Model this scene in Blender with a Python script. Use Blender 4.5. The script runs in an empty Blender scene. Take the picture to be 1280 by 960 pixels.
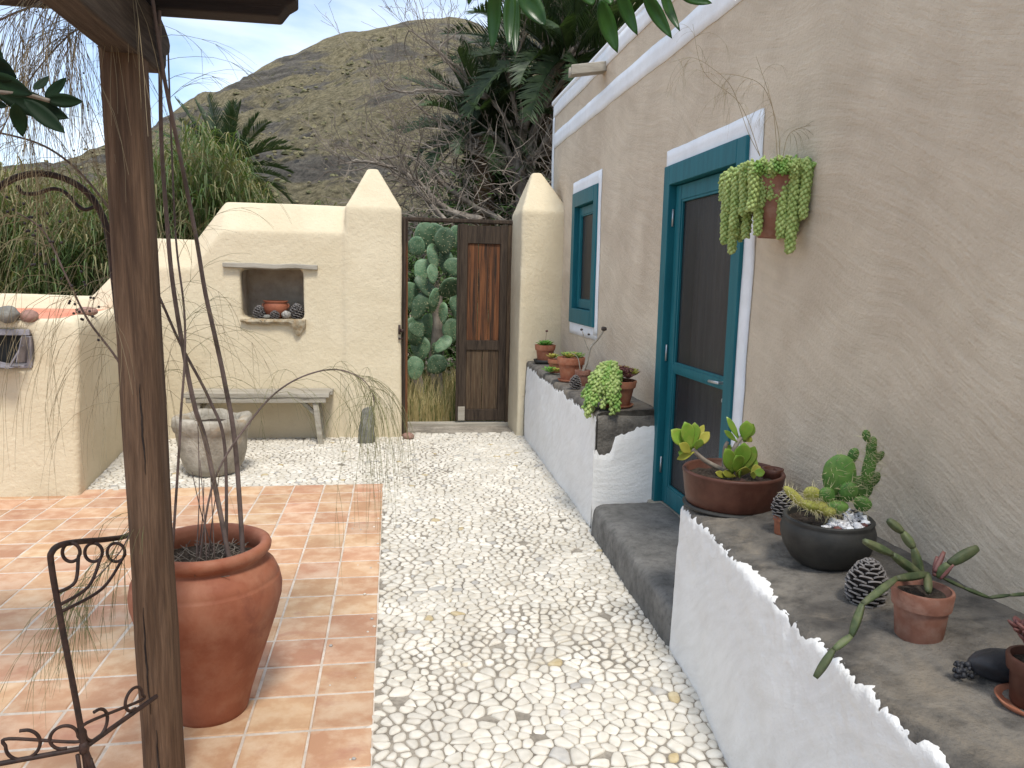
import bpy, bmesh, math, random
import numpy as np
from mathutils import Vector, Matrix, noise, Quaternion
random.seed(7); RNG = np.random.default_rng(7)
sc = bpy.context.scene
C = sc.collection
R = math.radians
# ------------------------------------------------------------------ camera survey
H = 1.55; FP = 960.0
def _n(v): return v / np.linalg.norm(v)
_Y = _n(np.array([490 - 640., 345 - 480., FP])); _X = _n(np.array([1.0, 0.0, -_Y[0] / _Y[2]]))
_Z = np.cross(_X, _Y); _Z = -_Z if _Z[1] > 0 else _Z
CR = np.stack([_X, _Y, _Z], 1)
def _ray(u, v): return CR.T @ np.array([(u - 640) / FP, (v - 480) / FP, 1.])
def at(u, v, y):      # survey: world point seen at (u, v) of the photo, at distance y along the path
    d = _ray(u, v); return Vector(d * y / d[1]) + Vector((0, 0, H))
def atz(u, v, z=0.0):
    d = _ray(u, v); return Vector(d * (z - H) / d[2]) + Vector((0, 0, H))
def atx(u, v, x):
    d = _ray(u, v); return Vector(d * x / d[0]) + Vector((0, 0, H))
cam = bpy.data.cameras.new('camera'); co = bpy.data.objects.new('camera', cam); C.objects.link(co)
cam.sensor_width = 36; cam.lens = 36 * FP / 1280; cam.clip_start = 0.02; cam.clip_end = 3000
r_, u_, b_ = CR.T @ [1, 0, 0], CR.T @ [0, -1, 0], CR.T @ [0, 0, -1]
co.matrix_world = Matrix(((r_[0], u_[0], b_[0], 0), (r_[1], u_[1], b_[1], 0), (r_[2], u_[2], b_[2], H), (0, 0, 0, 1)))
sc.camera = co
# ------------------------------------------------------------------ sky, sun, exposure
SUN_EL, SUN_AZ = 61.0, 172.0          # degrees; azimuth clockwise from +Y: behind the camera, a little to the right
w = bpy.data.worlds.new('World'); sc.world = w; w.use_nodes = True
nt = w.node_tree; nt.nodes.clear()
def N(t, nt_, **k):
    n = nt_.nodes.new(t)
    for a, b in k.items(): setattr(n, a, b)
    return n
out = N('ShaderNodeOutputWorld', nt); bg = N('ShaderNodeBackground', nt)
sky = N('ShaderNodeTexSky', nt, sky_type='NISHITA', sun_disc=False, sun_elevation=R(SUN_EL), sun_rotation=R(SUN_AZ),
        altitude=50, air_density=1.0, dust_density=0.4, ozone_density=3.5)
tc = N('ShaderNodeTexCoord', nt); mp = N('ShaderNodeMapping', nt); mp.inputs['Scale'].default_value = (1.0, 1.0, 2.6); mp.inputs['Location'].default_value = (1.5, 0.7, 0.4)
nz = N('ShaderNodeTexNoise', nt); nz.inputs['Scale'].default_value = 2.1; nz.inputs['Detail'].default_value = 9; nz.inputs['Roughness'].default_value = 0.52
nz.inputs['Distortion'].default_value = 0.35
rp = N('ShaderNodeValToRGB', nt); rp.color_ramp.elements[0].position = 0.34; rp.color_ramp.elements[1].position = 0.63
mx = N('ShaderNodeMixRGB', nt); mx.inputs[2].default_value = (7.0, 7.3, 7.6, 1)
fc = N('ShaderNodeMath', nt, operation='MULTIPLY'); fc.inputs[1].default_value = 0.95
L = nt.links.new
L(tc.outputs['Generated'], mp.inputs[0]); L(mp.outputs[0], nz.inputs['Vector']); L(nz.outputs['Fac'], rp.inputs[0])
L(rp.outputs[0], fc.inputs[0]); L(fc.outputs[0], mx.inputs[0]); tn = N('ShaderNodeMixRGB', nt, blend_type='MULTIPLY'); tn.inputs[0].default_value = 1; tn.inputs[2].default_value = (.76, .91, 1.0, 1); L(sky.outputs[0], tn.inputs[1]); L(tn.outputs[0], mx.inputs[1]); L(mx.outputs[0], bg.inputs[0])
bg.inputs[1].default_value = 0.15; L(bg.outputs[0], out.inputs[0])
sl = bpy.data.lights.new('sun', 'SUN'); sl.energy = 2.5; sl.angle = R(13); sl.color = (1.0, 0.95, 0.86)
so = bpy.data.objects.new('sun', sl); C.objects.link(so)
_d = Vector((math.sin(R(SUN_AZ)) * math.cos(R(SUN_EL)), math.cos(R(SUN_AZ)) * math.cos(R(SUN_EL)), math.sin(R(SUN_EL))))
so.rotation_mode = 'QUATERNION'; so.rotation_quaternion = _d.to_track_quat('Z', 'Y')
sc.view_settings.view_transform = 'Standard'; sc.view_settings.look = 'None'; sc.view_settings.exposure = 0.50; sc.view_settings.gamma = 1

# ------------------------------------------------------------------ helpers
def rgb(*c): return (c[0], c[1], c[2], 1)
def mat(name, c1, c2, scale=5, c3=None, s3=40, f3=.5, rough=.9, bump=.3, bscale=60, bdist=.01, stretch=(1, 1, 1), rnd=0., hue=0., spec=.3,
        sub=0, lo=.38, hi=.62, coat=0, stroke=None, tint=None, tcut=(.5, .6), tscale=2):
    m = bpy.data.materials.new(name); m.use_nodes = True; t = m.node_tree; p = t.nodes['Principled BSDF']; K = t.links.new
    tcn = N('ShaderNodeTexCoord', t); mpn = N('ShaderNodeMapping', t); mpn.inputs['Scale'].default_value = stretch
    K(tcn.outputs['Object'], mpn.inputs[0]); vec = mpn.outputs[0]
    oi = None
    if rnd or hue:
        oi = N('ShaderNodeObjectInfo', t); ad = N('ShaderNodeVectorMath', t, operation='ADD'); sm = N('ShaderNodeMath', t, operation='MULTIPLY'); sm.inputs[1].default_value = 37
        K(oi.outputs['Random'], sm.inputs[0]); K(sm.outputs[0], ad.inputs[1]); K(vec, ad.inputs[0]); vec = ad.outputs[0]
    def noi(s, d=8, r=.6, vv=None, dist=0):
        n = N('ShaderNodeTexNoise', t); n.inputs['Scale'].default_value = s; n.inputs['Detail'].default_value = d; n.inputs['Roughness'].default_value = r
        n.inputs['Distortion'].default_value = dist; K(vv or vec, n.inputs['Vector']); return n.outputs['Fac']
    def ramp(f, a, b, ca, cb):
        q = N('ShaderNodeValToRGB', t); q.color_ramp.elements[0].position = a; q.color_ramp.elements[1].position = b
        q.color_ramp.elements[0].color = ca; q.color_ramp.elements[1].color = cb; K(f, q.inputs[0]); return q.outputs[0]
    col = ramp(noi(scale), lo, hi, rgb(*c1), rgb(*c2))
    def mix(fac, a, b, mode='MIX'):
        q = N('ShaderNodeMixRGB', t, blend_type=mode)
        if hasattr(fac, 'name'): K(fac, q.inputs[0])
        else: q.inputs[0].default_value = fac
        K(a, q.inputs[1])
        if isinstance(b, tuple): q.inputs[2].default_value = b
        else: K(b, q.inputs[2])
        return q.outputs[0]
    if c3:
        f = ramp(noi(s3, 6), .45, .7, (0, 0, 0, 1), (f3, f3, f3, 1)); col = mix(f, col, rgb(*c3))
    if tint:
        f = ramp(noi(tscale, 7, .65, dist=.6), tcut[0], tcut[1], (0, 0, 0, 1), (1, 1, 1, 1)); col = mix(f, col, rgb(*tint))
    if oi:
        hs = N('ShaderNodeHueSaturation', t); mr = N('ShaderNodeMapRange', t); mr.inputs[3].default_value = 1 - rnd; mr.inputs[4].default_value = 1 + rnd
        K(oi.outputs['Random'], mr.inputs[0]); K(mr.outputs[0], hs.inputs['Value'])
        if hue:
            m2 = N('ShaderNodeMath', t, operation='FRACT'); m3 = N('ShaderNodeMath', t, operation='MULTIPLY'); m3.inputs[1].default_value = 7.31
            K(oi.outputs['Random'], m3.inputs[0]); K(m3.outputs[0], m2.inputs[0])
            mh = N('ShaderNodeMapRange', t); mh.inputs[3].default_value = .5 - hue; mh.inputs[4].default_value = .5 + hue; K(m2.outputs[0], mh.inputs[0]); K(mh.outputs[0], hs.inputs['Hue'])
        K(col, hs.inputs['Color']); col = hs.outputs[0]
    K(col, p.inputs['Base Color']); p.inputs['Roughness'].default_value = rough; p.inputs['Specular IOR Level'].default_value = spec
    if sub: p.inputs['Subsurface Weight'].default_value = sub; p.inputs['Subsurface Radius'].default_value = (.01, .02, .005); p.inputs['Subsurface Scale'].default_value = .3
    if coat: p.inputs['Coat Weight'].default_value = coat
    if bump:
        bm_ = N('ShaderNodeBump', t); bm_.inputs['Strength'].default_value = bump; bm_.inputs['Distance'].default_value = bdist
        hgt = noi(bscale, 8, .62)
        if stroke:      # brushed plaster: long noise streaks along a wandering direction
            wv = N('ShaderNodeTexNoise', t); wv.inputs['Scale'].default_value = 1.3; wv.inputs['Detail'].default_value = 1; K(vec, wv.inputs['Vector'])
            sc_ = N('ShaderNodeVectorMath', t, operation='SCALE'); sc_.inputs['Scale'].default_value = stroke[3]; K(wv.outputs['Color'], sc_.inputs[0])
            a2 = N('ShaderNodeVectorMath', t, operation='ADD'); K(vec, a2.inputs[0]); K(sc_.outputs[0], a2.inputs[1])
            m4 = N('ShaderNodeMapping', t); m4.inputs['Rotation'].default_value = (R(stroke[4]), 0, 0); K(a2.outputs[0], m4.inputs[0])
            m5 = N('ShaderNodeMapping', t); m5.inputs['Scale'].default_value = stroke[:3]; K(m4.outputs[0], m5.inputs[0])
            s_ = noi(1.0, 7, .65, m5.outputs[0]); am = N('ShaderNodeMath', t, operation='MULTIPLY_ADD'); am.inputs[1].default_value = stroke[5]; K(s_, am.inputs[0]); K(hgt, am.inputs[2]); hgt = am.outputs[0]
            dk = ramp(s_, .35, .6, (.80, .79, .77, 1), (1, 1, 1, 1)); cm = mix(.4, col, dk, 'MULTIPLY'); K(cm, p.inputs['Base Color'])
        K(hgt, bm_.inputs['Height']); K(bm_.outputs[0], p.inputs['Normal'])
    return m

class G:
    def __init__(s): s.v = []; s.f = []; s.mi = []
    def add(s, vs, fs, mi=0):
        o = len(s.v); s.v.extend([tuple(q) for q in vs]); s.f.extend([tuple(i + o for i in f) for f in fs]); s.mi.extend([mi] * len(fs))
    def hexa(s, p, mi=0):   # 8 corners: bottom ring, top ring (counter-clockwise from above)
        s.add(p, [(3, 2, 1, 0), (4, 5, 6, 7), (0, 1, 5, 4), (1, 2, 6, 5), (2, 3, 7, 6), (3, 0, 4, 7)], mi)
    def box(s, x0, x1, y0, y1, z0, z1, mi=0):
        s.hexa([(x0, y0, z0), (x1, y0, z0), (x1, y1, z0), (x0, y1, z0), (x0, y0, z1), (x1, y0, z1), (x1, y1, z1), (x0, y1, z1)], mi)
    def bar(s, a, b, wx, wz, up=Vector((0, 0, 1)), mi=0):
        a = Vector(a); b = Vector(b); d = (b - a).normalized(); sx = d.cross(up).normalized(); uu = sx.cross(d)
        p = []
        for q in (a, b):
            for i, j in ((-1, -1), (1, -1), (1, 1), (-1, 1)): p.append(q + sx * i * wx / 2 + uu * j * wz / 2)
        s.add(p, [(0, 1, 2, 3), (7, 6, 5, 4), (0, 4, 5, 1), (1, 5, 6, 2), (2, 6, 7, 3), (3, 7, 4, 0)], mi)
    def loft(s, secs, close=True, cap=True, mi=0):
        n = len(secs[0]); o = len(s.v)
        for q in secs: s.v.extend([tuple(a) for a in q])
        for i in range(len(secs) - 1):
            for j in range(n if close else n - 1):
                k = (j + 1) % n; s.f.append((o + i * n + j, o + i * n + k, o + (i + 1) * n + k, o + (i + 1) * n + j)); s.mi.append(mi)
        if cap:
            s.f.append(tuple(o + j for j in reversed(range(n)))); s.f.append(tuple(o + (len(secs) - 1) * n + j for j in range(n))); s.mi += [mi, mi]
    def tube(s, pts, rad, n=6, mi=0, cap=True):
        pts = [Vector(p) for p in pts]
        if not hasattr(rad, '__len__'): rad = [rad] * len(pts)
        ref = Vector((.13, .31, .94)); secs = []; a0 = None
        for i, p in enumerate(pts):
            d = (pts[min(i + 1, len(pts) - 1)] - pts[max(i - 1, 0)]).normalized()
            if a0 is None:
                a0 = d.cross(ref)
                if a0.length < .05: a0 = d.cross(Vector((1, 0, 0)))
            a0 = (a0 - d * a0.dot(d)).normalized(); b = d.cross(a0)
            secs.append([p + (a0 * math.cos(t) + b * math.sin(t)) * rad[i] for t in [2 * math.pi * k / n for k in range(n)]])
        s.loft(secs, True, cap, mi)
    def lathe(s, c, prof, n=32, mi=0, wob=0, sx=1, sy=1, seed=0):
        o = len(s.v); cx, cy, cz = c
        for i, (r, z) in enumerate(prof):
            for k in range(n):
                t = 2 * math.pi * k / n; rr = r * (1 + wob * noise.noise(Vector((math.cos(t) * 1.5, math.sin(t) * 1.5, z * 4 + seed))))
                s.v.append((cx + rr * math.cos(t) * sx, cy + rr * math.sin(t) * sy, cz + z))
        for i in range(len(prof) - 1):
            for k in range(n):
                q = (k + 1) % n; s.f.append((o + i * n + k, o + i * n + q, o + (i + 1) * n + q, o + (i + 1) * n + k)); s.mi.append(mi)
        s.f.append(tuple(o + k for k in reversed(range(n)))); s.f.append(tuple(o + (len(prof) - 1) * n + k for k in range(n))); s.mi += [mi, mi]
    def ell(s, c, rad, rot=None, nu=8, nv=6, wob=0, fr=3, mi=0, seed=0, taper=0):
        c = Vector(c); vs = []; rot = rot or Matrix.Identity(3)
        def P(th, ph):
            q = Vector((math.sin(th) * math.cos(ph), math.sin(th) * math.sin(ph), math.cos(th)))
            if taper: k = 1 + taper * q.z; q = Vector((q.x * k, q.y * k, q.z))
            if wob: q *= 1 + wob * noise.noise(q * fr + Vector((seed, seed * .7, 0)))
            return c + rot @ Vector((q.x * rad[0], q.y * rad[1], q.z * rad[2]))
        vs.append(P(0, 0))
        for i in range(1, nv):
            for k in range(nu): vs.append(P(math.pi * i / nv, 2 * math.pi * k / nu))
        vs.append(P(math.pi, 0)); fs = []
        for k in range(nu): fs.append((0, 1 + k, 1 + (k + 1) % nu))
        for i in range(nv - 2):
            for k in range(nu):
                a = 1 + i * nu + k; b = 1 + i * nu + (k + 1) % nu; fs.append((a, a + nu, b + nu, b))
        e = len(vs) - 1; a = 1 + (nv - 2) * nu
        for k in range(nu): fs.append((a + k, e, a + (k + 1) % nu))
        s.add(vs, fs, mi)
    def ribbon(s, pts, wid, side, mi=0):
        o = len(s.v)
        for p, w_ in zip(pts, wid):
            s.v.append(tuple(Vector(p) - side * w_ / 2)); s.v.append(tuple(Vector(p) + side * w_ / 2))
        for i in range(len(pts) - 1): s.f.append((o + 2 * i, o + 2 * i + 1, o + 2 * i + 3, o + 2 * i + 2)); s.mi.append(mi)
    def mesh(s, name, smooth=True):
        me = bpy.data.meshes.new(name); me.from_pydata(s.v, [], s.f); me.update()
        if any(s.mi): me.polygons.foreach_set('material_index', s.mi)
        if smooth: me.polygons.foreach_set('use_smooth', [True] * len(me.polygons))
        return me
    def obj(s, name, m, parent=None, smooth=True, bev=0, solid=0, auto=None):
        me = s.mesh(name, smooth); return link(name, me, m, parent, bev, solid, auto)
def link(name, me, m, parent=None, bev=0, solid=0, auto=None):
    for q in (m if isinstance(m, (list, tuple)) else [m]):
        if q is not None and q.name not in me.materials: me.materials.append(q)
    o = bpy.data.objects.new(name, me); C.objects.link(o)
    if auto:
        me.set_sharp_from_angle(angle=R(auto))
    if solid: md = o.modifiers.new('s', 'SOLIDIFY'); md.thickness = solid; md.offset = 0
    if bev: md = o.modifiers.new('b', 'BEVEL'); md.width = bev; md.segments = 2; md.limit_method = 'ANGLE'; md.angle_limit = R(40)
    if parent is not None: adopt(o, parent)
    return o
def wm(o):
    m = Matrix.LocRotScale(o.location, o.rotation_euler, o.scale)
    return (wm(o.parent) @ o.matrix_parent_inverse @ m) if o.parent else m
def adopt(o, parent):
    o.parent = parent; o.matrix_parent_inverse = wm(parent).inverted()
def tag(o, label=None, cat=None, group=None, kind=None):
    if label: o['label'] = label
    if cat: o['category'] = cat
    if group: o['group'] = group
    if kind: o['kind'] = kind
    return o
def thing(name, loc, label, cat, group=None):
    o = bpy.data.objects.new(name, None); C.objects.link(o); o.location = loc; o.empty_display_size = .1
    return tag(o, label, cat, group)
def plaster(g, name, m, voxel, parent=None, amp=.006, fr=2.2, it=3, amp2=.0015):
    """weld overlapping solids into one hand-rounded plaster body"""
    me = g.mesh('tmp'); o = bpy.data.objects.new('tmp', me); C.objects.link(o)
    md = o.modifiers.new('r', 'REMESH'); md.mode = 'VOXEL'; md.voxel_size = voxel; md.use_smooth_shade = True
    m2 = o.modifiers.new('s', 'SMOOTH'); m2.factor = .6; m2.iterations = it
    dg = bpy.context.evaluated_depsgraph_get(); me2 = bpy.data.meshes.new_from_object(o.evaluated_get(dg)); bpy.data.objects.remove(o)
    n = len(me2.vertices); cc = np.empty(n * 3); nn = np.empty(n * 3); me2.vertices.foreach_get('co', cc); me2.vertex_normals.foreach_get('vector', nn)
    cc = cc.reshape(-1, 3); nn = nn.reshape(-1, 3)
    d = np.array([noise.noise(Vector(q * fr)) * amp + noise.noise(Vector(q * fr * 6)) * amp2 for q in cc])
    me2.vertices.foreach_set('co', (cc + nn * d[:, None]).ravel()); me2.update(); me2.name = name; me2.materials.clear()
    return link(name, me2, m, parent)
def rv(a, b): return random.uniform(a, b)
def nsv(p, s=1.0): return noise.noise(Vector(p) * s)

# ------------------------------------------------------------------ materials
m_house = mat('house_render', (.575, .478, .365), (.655, .555, .43), 1.3, (.49, .40, .30), 5, .45, .95, .6, 60, .012, stroke=(3, 2.2, 22, .34, -20, 1.7), tint=(.50, .405, .305), tcut=(.52, .75), tscale=1.1)
m_cream = mat('cream_plaster', (.60, .51, .355), (.66, .57, .41), 1.5, (.53, .44, .30), 9, .22, .95, .6, 30, .014, tint=(.54, .45, .31), tcut=(.55, .8), tscale=1.1)
m_white = mat('whitewash', (.79, .775, .755), (.85, .84, .82), 3, (.66, .63, .59), 6, .4, .85, .55, 60, .008, stroke=(3, 5, 30, .4, 35, .9), tint=(.68, .635, .575), tcut=(.6, .8), tscale=1.7)
m_trim = mat('white_paint', (.74, .75, .77), (.81, .82, .84), 4, (.68, .67, .66), 14, .3, .85, .4, 70, .006)
m_conc = mat('raw_concrete', (.10, .09, .079), (.20, .18, .153), 3.5, (.04, .036, .033), 13, .8, .95, .9, 55, .014, tint=(.25, .21, .16), tcut=(.52, .68), tscale=2.6)
m_step = mat('step_concrete', (.125, .12, .11), (.21, .20, .185), 5, (.06, .058, .055), 30, .5, .9, .8, 60, .01)
m_peb = mat('white_pebble', (.56, .52, .445), (.70, .66, .585), 30, (.46, .39, .29), 60, .35, .6, .25, 90, .003, rnd=.10)
m_peb2 = mat('ochre_pebble', (.46, .36, .20), (.54, .45, .29), 30, None, 60, .35, .6, .25, 90, .003, rnd=.1)
m_peb3 = mat('grey_pebble', (.42, .40, .37), (.52, .49, .44), 30, None, 60, .35, .6, .25, 90, .003, rnd=.15)
m_mortar = mat('path_mortar', (.21, .185, .15), (.36, .32, .265), 4, (.07, .06, .05), 45, .5, .95, .6, 120, .006)
m_tile = mat('clay_tile', (.43, .235, .135), (.53, .33, .20), 4.5, (.60, .46, .33), 9, .6, .62, .35, 60, .004, rnd=.12, hue=.008, tint=(.38, .18, .115), tcut=(.56, .75), tscale=3.2)
m_grout = mat('grout', (.50, .43, .36), (.62, .55, .47), 8, (.34, .27, .21), 30, .5, .95, .5, 150, .004)
m_terra = mat('terracotta', (.225, .068, .034), (.30, .105, .056), 5, (.38, .18, .11), 9, .6, .66, .3, 60, .004, tint=(.19, .06, .035), tcut=(.58, .72), tscale=4)
m_pot = mat('flowerpot_clay', (.25, .085, .045), (.34, .13, .07), 14, (.40, .23, .15), 30, .4, .8, .3, 90, .003, rnd=.12)
m_oldpot = mat('weathered_clay', (.19, .08, .052), (.27, .125, .085), 12, (.35, .23, .18), 22, .5, .85, .35, 70, .004)
m_bowl = mat('brown_bowl_glaze', (.060, .022, .014), (.095, .036, .023), 8, (.13, .06, .04), 30, .3, .5, .15, 60, .003)
m_black = mat('black_clay', (.018, .018, .017), (.035, .034, .031), 7, (.055, .052, .045), 18, .4, .55, .25, 50, .004)
m_soil = mat('soil', (.035, .025, .018), (.075, .055, .04), 40, (.12, .10, .08), 80, .5, 1, 1, 120, .02)
m_teal = mat('teal_paint', (.004, .098, .125), (.008, .125, .155), 3, (.02, .155, .18), 25, .25, .5, .12, 120, .002, stretch=(8, 8, 1))
m_screen = bpy.data.materials.new('fly_screen'); m_screen.use_nodes = True; _t = m_screen.node_tree; _p = _t.nodes['Principled BSDF']
_p.inputs['Base Color'].default_value = (.03, .03, .034, 1); _p.inputs['Roughness'].default_value = .38
_tr = N('ShaderNodeBsdfTransparent', _t); _ms = N('ShaderNodeMixShader', _t); _ms.inputs[0].default_value = .68
_t.links.new(_tr.outputs[0], _ms.inputs[1]); _t.links.new(_p.outputs[0], _ms.inputs[2]); _t.links.new(_ms.outputs[0], _t.nodes['Material Output'].inputs[0])
m_curt = mat('dark_curtain', (.10, .10, .11), (.17, .17, .185), 4, None, rough=.95, bump=.2, bscale=200, stretch=(10, 10, .6))
m_metal = mat('dull_steel', (.42, .43, .44), (.55, .55, .55), 20, None, rough=.35, bump=.05); m_metal.node_tree.nodes['Principled BSDF'].inputs['Metallic'].default_value = .8
m_iron = mat('wrought_iron', (.022, .014, .012), (.05, .028, .022), 40, (.09, .04, .025), 60, .4, .6, .4, 150, .002)
m_postw = mat('post_wood', (.10, .056, .032), (.19, .115, .07), 7, (.045, .028, .02), 20, .6, .78, .8, 26, .006, stretch=(9, 9, .45), tint=(.07, .04, .025), tcut=(.53, .68), tscale=3)
m_beamw = mat('beam_wood', (.045, .03, .022), (.10, .075, .055), 7, (.03, .02, .016), 20, .5, .8, .6, 24, .006, stretch=(9, .55, 9))
m_xbeamw = mat('purlin_wood', (.016, .011, .010), (.04, .028, .022), 3, None, 9, .5, .8, .5, 24, .006, stretch=(.5, 9, 9))
m_greyw = mat('grey_driftwood', (.29, .26, .21), (.42, .385, .32), 3, (.17, .14, .11), 12, .55, .9, .7, 30, .006, stretch=(.7, 9, 9))
m_doorw = mat('door_wood_bare', (.11, .040, .016), (.21, .085, .034), 2.6, (.07, .028, .014), 7, .6, .8, .6, 18, .006, stretch=(16, 16, .6), tint=(.03, .018, .012), tcut=(.47, .6), tscale=1.6)
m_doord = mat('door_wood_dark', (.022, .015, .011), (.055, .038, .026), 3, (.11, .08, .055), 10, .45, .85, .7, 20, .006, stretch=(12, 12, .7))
m_doorm = mat('door_wood_panel', (.035, .022, .014), (.085, .052, .03), 2.6, (.19, .14, .085), 8, .5, .85, .7, 18, .006, stretch=(14, 14, .6))
m_rock = mat('grey_basalt', (.14, .135, .12), (.25, .24, .21), 9, (.08, .08, .075), 30, .5, .95, .8, 60, .01)
m_rockb = mat('brown_stone', (.24, .13, .105), (.33, .20, .16), 14, (.16, .09, .075), 40, .4, .85, .4, 80, .004)
m_sill = mat('lichen_stone', (.24, .19, .12), (.42, .36, .26), 16, (.34, .20, .08), 24, .7, .95, .9, 70, .012, tint=(.09, .08, .06), tcut=(.6, .68), tscale=14)
m_plant = mat('trough_stone', (.29, .26, .21), (.42, .38, .315), 7, (.17, .15, .12), 16, .55, .95, .9, 40, .012, tint=(.33, .25, .16), tcut=(.58, .7), tscale=5)
m_dstone = mat('dark_pebble', (.02, .02, .023), (.04, .04, .045), 12, None, rough=.5, bump=.2)
m_red = mat('red_roof_paint', (.58, .20, .115), (.68, .27, .17), 4, (.50, .16, .09), 12, .4, .8, .3, 50, .005)
m_cone = mat('pine_cone_brown', (.05, .04, .034), (.10, .085, .075), 30, (.05, .035, .028), 60, .4, .9, .4, 90, .003)
m_conet = mat('pine_cone_tip', (.15, .14, .135), (.27, .25, .24), 40, None, 60, .4, .9, .4, 90, .003)
m_bark = mat('dead_bark', (.16, .13, .105), (.30, .26, .215), 9, (.09, .07, .055), 25, .5, .95, .5, 60, .01, stretch=(1, 1, .5))
m_thick = mat('dry_twigs', (.13, .105, .085), (.27, .225, .18), 3, None, rough=.95, bump=0)
m_gstem = mat('broom_stem', (.10, .075, .065), (.19, .14, .125), 12, (.26, .21, .19), 30, .4, .8, .3, 80, .003)
m_wisp = mat('wispy_green', (.12, .125, .05), (.24, .23, .11), 2, None, rough=.8, bump=0)
m_wispd = mat('wispy_dry', (.22, .17, .10), (.33, .27, .17), 2, None, rough=.8, bump=0)
m_seed = mat('seed_pods', (.02, .015, .02), (.04, .03, .03), 12, None, rough=.6, bump=0)
def leafmat(name, a, b, tr=.25, rough=.5, rnd=.1, sc=8, spec=.35, c3=None):
    m = mat(name, a, b, sc, c3, 30, .4, rough, .15, 60, .002, rnd=rnd, spec=spec); t = m.node_tree; p = t.nodes['Principled BSDF']
    if tr:
        tl = N('ShaderNodeBsdfTranslucent', t); tl.inputs[0].default_value = (b[0] * 1.3, b[1] * 1.5, b[2] * .6, 1); ms = N('ShaderNodeMixShader', t); ms.inputs[0].default_value = tr
        t.links.new(p.outputs[0], ms.inputs[1]); t.links.new(tl.outputs[0], ms.inputs[2]); t.links.new(ms.outputs[0], t.nodes['Material Output'].inputs[0])
    return m
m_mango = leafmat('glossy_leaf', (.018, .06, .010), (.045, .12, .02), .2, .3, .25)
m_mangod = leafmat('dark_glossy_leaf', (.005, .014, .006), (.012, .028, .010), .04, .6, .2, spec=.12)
m_reed = leafmat('reed_green', (.045, .085, .022), (.12, .165, .055), .25, .6, 0, 1.2)
m_reedy = leafmat('reed_dry', (.13, .13, .055), (.27, .235, .12), .2, .7, 0, 1.2)
m_palm = leafmat('palm_frond', (.018, .036, .014), (.048, .078, .028), .15, .5, .15)
m_shrub = leafmat('shrub_leaf', (.025, .06, .012), (.07, .13, .03), .2, .5, 0, 2)
m_opun = leafmat('opuntia_pad', (.05, .11, .055), (.13, .21, .12), 0, .5, .4, 4, c3=(.19, .22, .11))
m_opun2 = leafmat('young_opuntia', (.035, .10, .016), (.085, .18, .035), 0, .6, .2, 22, c3=(.13, .16, .04))
m_yel = leafmat('yellowish_cactus', (.19, .20, .035), (.28, .27, .06), 0, .6, .1, 12)
m_spine = mat('spines', (.40, .36, .20), (.6, .55, .35), 5, bump=0)
m_tail = leafmat('burro_tail', (.24, .33, .09), (.38, .46, .16), 0, .5, 0, 25)
m_tail2 = leafmat('green_sedum', (.12, .25, .045), (.26, .38, .09), 0, .5, 0, 22)
m_jade = leafmat('jade_leaf', (.12, .24, .025), (.22, .34, .05), .1, .35, .16, 10, c3=(.30, .26, .06))
m_jadey = leafmat('yellow_jade', (.27, .29, .04), (.40, .36, .07), .1, .4, .1, 10)
m_aeo = leafmat('aeonium_green', (.12, .30, .045), (.24, .45, .10), .1, .45, .05, 12)
m_dkred = leafmat('maroon_leaf', (.10, .035, .035), (.19, .08, .065), 0, .5, .1, 20)
m_joint = leafmat('jointed_cactus', (.04, .06, .025), (.085, .11, .045), 0, .6, .25, 24, c3=(.17, .14, .08))
m_crys = mat('white_crystal', (.5, .5, .52), (.8, .8, .82), 30, (.22, .2, .2), 50, .6, .25, .5, 60, .004)
m_grass = leafmat('dry_grass', (.30, .24, .10), (.46, .37, .19), .15, .8, 0, 1.5)
m_deadleaf = mat('dead_frond_skirt', (.11, .065, .035), (.22, .14, .08), 8, None, bump=.5)
m_ground = mat('dry_earth', (.22, .17, .115), (.34, .275, .185), .8, (.15, .115, .08), 6, .5, .95, .6, 12, .03)
m_roofw = mat('pergola_boards', (.10, .07, .05), (.17, .125, .09), 3, None, bump=.4, stretch=(.6, 9, 9))

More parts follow.
